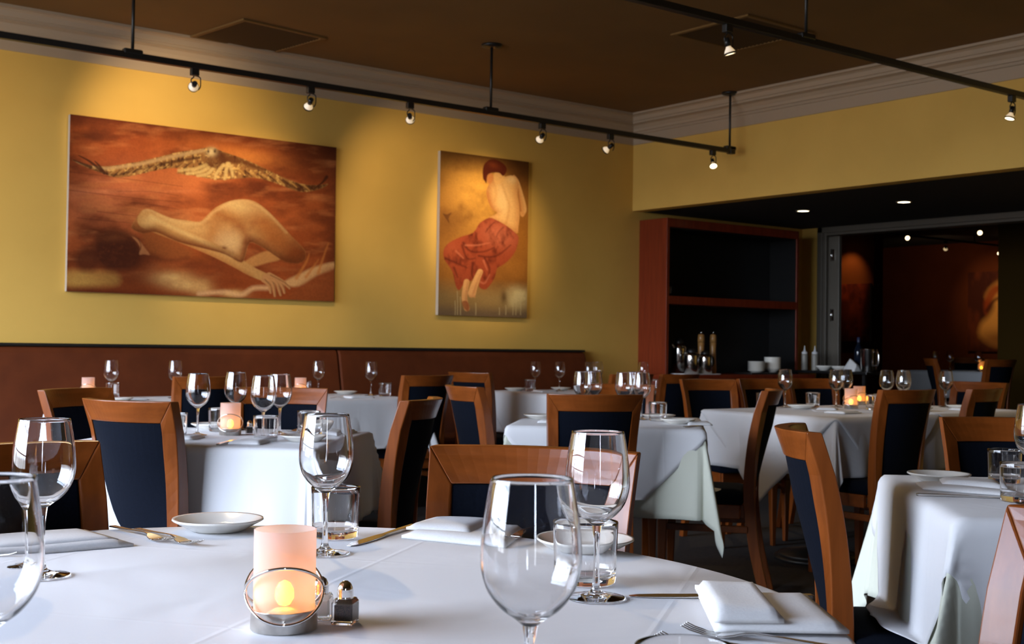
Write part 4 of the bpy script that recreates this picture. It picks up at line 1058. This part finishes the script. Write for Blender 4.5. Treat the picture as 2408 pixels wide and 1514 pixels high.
# ------------------------------------------------------------------ square table left of centre
W_(1.697, 3.880, 'leftmost of four wine glasses on the square table left of centre')
W_(1.917, 4.060, 'second of four wine glasses, standing behind the lit candle left of centre')
W_(1.790, 3.590, 'third of four wine glasses, right of the candle and behind a tumbler')
W_(1.954, 3.795, 'rightmost of four wine glasses on the square table left of centre')
B_(1.778, 3.545, 'tumbler at the front edge of the four-glass table, right of the candle')
B_(1.840, 4.020, 'tumbler half hidden behind the candle of the four-glass table')
B_(1.585, 3.800, 'tumbler cut off by the near chair\'s right post on the four-glass table')
B_(2.035, 3.740, 'tumbler at the right of the four-glass table, seen through the front wine glass')
put_candle(1.800, 3.850, Z0, 'glowing candle lamp among the four wine glasses left of centre')
pepper.put((1.868, 3.845, Z0), hd(20), 'pepper shaker right of the candle on the four-glass table', 'pepper shakers')
P_(1.870, 4.150, 'bread plate at the far left of the four-glass table')
P_(1.885, 3.500, 'bread plate at the right front of the four-glass table, by the tumbler')
P_(2.160, 3.900, 'bread plate at the right corner of the four-glass table')
napkin([([(1.60, 3.70), (1.68, 3.78), (1.60, 3.86), (1.52, 3.78)], 0, .012)], 'folded napkin at the left front of the four-glass table', NG, seed=9)
napkin([([(1.63, 3.50), (1.70, 3.43), (1.82, 3.56), (1.75, 3.63)], 0, .012)], 'folded napkin in front of the candle on the four-glass table', NG, seed=10)
napkin([([(2.08, 3.72), (2.17, 3.80), (2.25, 3.78), (2.13, 3.66)], 0, .012)], 'folded napkin on the right side of the four-glass table', NG, seed=11)
put_flat(knife, (1.592, 3.482), (1.72, 3.64), 'knife at the front edge of the four-glass table', KG, TT + .001)
put_flat(fork, (2.16, 3.98), (2.03, 3.865), 'fork with raised tines at the right of the four-glass table', FG)

# ------------------------------------------------------------------ middle table
W_(3.560, 4.080, 'leftmost of the wine glasses above the middle chair back')
W_(3.665, 4.125, 'second of the wine glasses above the middle chair back, close to the first')
W_(3.660, 3.920, 'third of the wine glasses above the middle chair back, at its right end')
W_(3.830, 4.030, 'fourth of the wine glasses above the middle chair back, overlapping the third')
W_(3.740, 3.895, 'rightmost of the wine glasses above the middle chair back')
put_candle(3.560, 3.960, Z0, 'candle lamp whose pale top peeps over the middle chair back')
B_(3.745, 3.800, 'tumbler at the right of the middle table, before a bread plate')
P_(3.690, 3.625, 'bread plate at the right corner of the middle table')
P_(3.360, 4.120, 'bread plate at the far left of the middle table')
P_(3.850, 3.900, 'bread plate behind the tumbler of the middle table')
napkin([([(3.64, 3.52), (3.72, 3.46), (3.82, 3.58), (3.76, 3.64)], 0, .012)], 'folded napkin at the right front corner of the middle table', NG, TT + .001, 12)
napkin([([(3.18, 3.92), (3.26, 3.84), (3.38, 3.96), (3.30, 4.04)], 0, .012)], 'folded napkin at the left of the middle table', NG, TT + .001, 13)
put_flat(knife, (3.57, 3.45), (3.70, 3.50), 'knife by the right front corner of the middle table', KG, TT + .001)

# ------------------------------------------------------------------ tables along the bench
W_(2.374, 6.560, 'wine glass at the left of the bench, right of the unlit-looking candle top')
W_(2.715, 6.520, 'wine glass above the chair back by the leftmost bench table')
put_candle(2.330, 6.790, Z0, 'candle lamp of the leftmost bench table, only its pale top showing')
B_(2.440, 6.720, 'tumbler behind a chair corner on the leftmost bench table')
P_(2.290, 6.220, 'bread plate near the front of the leftmost bench table')
napkin([([(2.36, 6.34), (2.50, 6.34), (2.50, 6.46), (2.36, 6.46)], 0, .012)], 'folded napkin on the leftmost bench table', NG, seed=14)
W_(3.672, 6.640, 'left wine glass on the middle bench table')
W_(3.928, 6.450, 'right wine glass on the middle bench table')
put_candle(3.510, 6.560, Z0, 'candle lamp glowing orange on the middle bench table behind a chair rail')
B_(3.640, 6.740, 'tumbler right of the candle on the middle bench table')
B_(3.955, 6.330, 'tumbler at the right end of the middle bench table beside the tall chair')
P_(3.900, 6.700, 'bread plate behind the right glass of the middle bench table')
napkin([([(3.62, 6.16), (3.78, 6.16), (3.78, 6.28), (3.62, 6.28)], 0, .012)], 'folded napkin at the front of the middle bench table', NG, TT + .001, 15)
put_flat(fork, (3.50, 6.16), (3.60, 6.24), 'fork at the front of the middle bench table', FG, TT + .001)
W_(5.523, 6.840, 'first wine glass from the left on the rightmost bench table')
W_(5.664, 6.740, 'second wine glass from the left on the rightmost bench table')
W_(6.126, 6.850, 'tallest-looking wine glass against the yellow wall right of the bench end')
W_(5.910, 6.700, 'wine glass at the bench\'s right end, half behind another glass')
W_(6.543, 6.800, 'lone wine glass before the red side of the service cabinet')
B_(5.400, 6.750, 'tumbler left of the first glass on the rightmost bench table')
P_(5.360, 6.860, 'bread plate at the far left corner of the rightmost bench table')
P_(5.780, 6.860, 'bread plate right of the second glass on the rightmost bench table')
B_(6.480, 6.610, 'tumbler at the right end of the rightmost bench table')
napkin([([(5.36, 6.56), (5.50, 6.56), (5.50, 6.68), (5.36, 6.68)], 0, .012)], 'folded napkin on the rightmost bench table', NG, TT + .001, 16)

# ------------------------------------------------------------------ long table
Z7 = TT + .0026
W_(5.300, 4.400, 'leftmost wine glass on the long table, above the sideways chair', Z7)
W_(5.572, 4.270, 'wine glass left of the lit candle on the long table', Z7)
W_(5.760, 4.350, 'wine glass right behind the lit candle on the long table', Z7)
W_(5.860, 4.150, 'left of three wine glasses close together above the tall dark chair', Z7)
W_(5.800, 4.000, 'middle of three wine glasses close together above the tall dark chair', Z7)
W_(6.060, 4.180, 'right of three wine glasses close together above the tall dark chair', Z7)
W_(6.230, 4.020, 'rightmost wine glass on the long table, right of the tall dark chair', Z7)
put_candle(5.512, 4.127, Z7, 'bright orange candle lamp on the long table')
put_candle(5.960, 4.405, Z7, 'second candle lamp farther back on the long table, behind the bright one')
B_(5.100, 4.380, 'tumbler at the left end of the long table', Z7)
B_(5.420, 4.310, 'tumbler left of the lit candle on the long table', Z7)
B_(5.510, 3.985, 'tumbler right of the lit candle on the long table', Z7)
B_(5.640, 4.040, 'tumbler between the lit candle and the tall dark chair', Z7)
P_(5.250, 4.250, 'bread plate at the left part of the long table', Z7)
P_(5.640, 3.800, 'bread plate behind the tall dark chair on the long table', Z7)
P_(6.120, 3.860, 'bread plate at the right part of the long table', Z7)
napkin([([(5.02, 3.80), (5.16, 3.80), (5.16, 3.92), (5.02, 3.92)], 0, .012)], 'folded napkin at the left front of the long table', NG, Z7, 17)
napkin([([(5.36, 4.22), (5.24, 4.14), (5.30, 4.06), (5.42, 4.14)], 0, .012)], 'folded napkin in front of the tumblers on the long table', NG, Z7, 18)
napkin([([(5.98, 3.74), (6.10, 3.74), (6.10, 3.84), (5.98, 3.84)], 0, .012)], 'folded napkin right of the tall dark chair on the long table', NG, Z7, 19)

# ------------------------------------------------------------------ table at the right edge
W_(2.415, 1.352, 'wine glass cut off by the right edge of the photo')
B_(2.738, 1.608, 'farther tumbler on the table at the right edge, with orange reflections')
B_(2.428, 1.393, 'nearer tumbler at the right edge of the photo')
P_(2.640, 1.720, 'white plate at the far side of the table at the right edge')
put_flat(knife, (2.345, 1.556), (2.475, 1.425), 'knife with a gilded glint near the front of the right-edge table', KG, TT + .001)
napkin([([(2.44, 1.63), (2.53, 1.71), (2.66, 1.58), (2.50, 1.44)], 0, .010), ([(2.50, 1.62), (2.58, 1.68), (2.66, 1.58), (2.54, 1.49)], .008, .012)], 'folded napkin before the plate on the right-edge table', NG, TT + .001, 20)

# ------------------------------------------------------------------ far room table and lights
ZF = TT + FZ + .0006
put_candle(12.00, 7.32, ZF, 'tiny glowing candle lamp on the far room table')
table(12.05, 7.45, 0, .50, .45, 'dim table with a tiny glowing candle in the far room', FZ)
o = drape('tablecloth', 'dim cloth under the tiny glowing candle in the far room', (12.05, 7.45), 0, (.502, .452), (.502 + CL, .452 + CL, 0, 0, 0), TT, cloth_w, .004, GC, 15, cres=50); o.location.z = FZ
for (x, y, lab) in ((11.9, 7.80, 'leftmost tiny wine glass on the far room table'), (11.7, 7.50, 'second tiny wine glass on the far room table'), (11.75, 7.20, 'third tiny wine glass on the far room table'), (12.2, 7.10, 'rightmost tiny wine glass on the far room table')):
    W_(x, y, lab, ZF)
fl = thing('track_rail', 'dark track rail under the far room ceiling with small lamps', 'track light', (0, 0, 2.5), 0, 'ceiling track rails')
MB().box(12.42, 12.45, 7.0, 9.9, -.012, .012).box(12.45, 15.4, 9.0, 9.03, -.012, .012).build('rail', black, fl)
MB().cyl((12.435, 8.2, .012), (12.435, 8.2, .10), .008).build('stem', black, fl)
MB().cyl((14.6, 9.015, .012), (14.6, 9.015, .10), .008).build('stem', black, fl)
for (x, y, tg, lab, wt, an) in ((12.435, 8.55, (9, 5, 1.2), 'leftmost upper lamp in the far room', 0, 40), (12.435, 9.55, (12.8, 9.62, 2.0), 'lowest lamp in the far room, lighting the orange wall', 5, 80), (13.95, 9.015, (15.5, 10.2, 1.5), 'middle lamp in the far room', 14, 120), (12.435, 7.62, (9, 5, 1.4), 'brightest lamp in the far room, upper right', 0, 40), (15.2, 9.015, (9, 6, 1.2), 'lamp above the pale swirl painting in the far room', 0, 40)):
    place_spot(x, y, tg, lab, wt, an, 2.5, 'lamps in the far room')
l = bpy.data.lights.new('halogen_beam', 'SPOT'); l.energy = 26; l.color = (1, .75, .45); l.spot_size = .9; l.spot_blend = .8; l.shadow_soft_size = .02  # extra beam without its own head, added to brighten the swirl painting
o = bpy.data.objects.new('halogen_beam', l); COL.objects.link(o); o.location = (13.95, 9.1, 2.38)
o.rotation_mode = 'QUATERNION'; o.rotation_quaternion = (Vector((15.5, 9.2, 1.8)) - o.location).to_track_quat('-Z', 'Y')
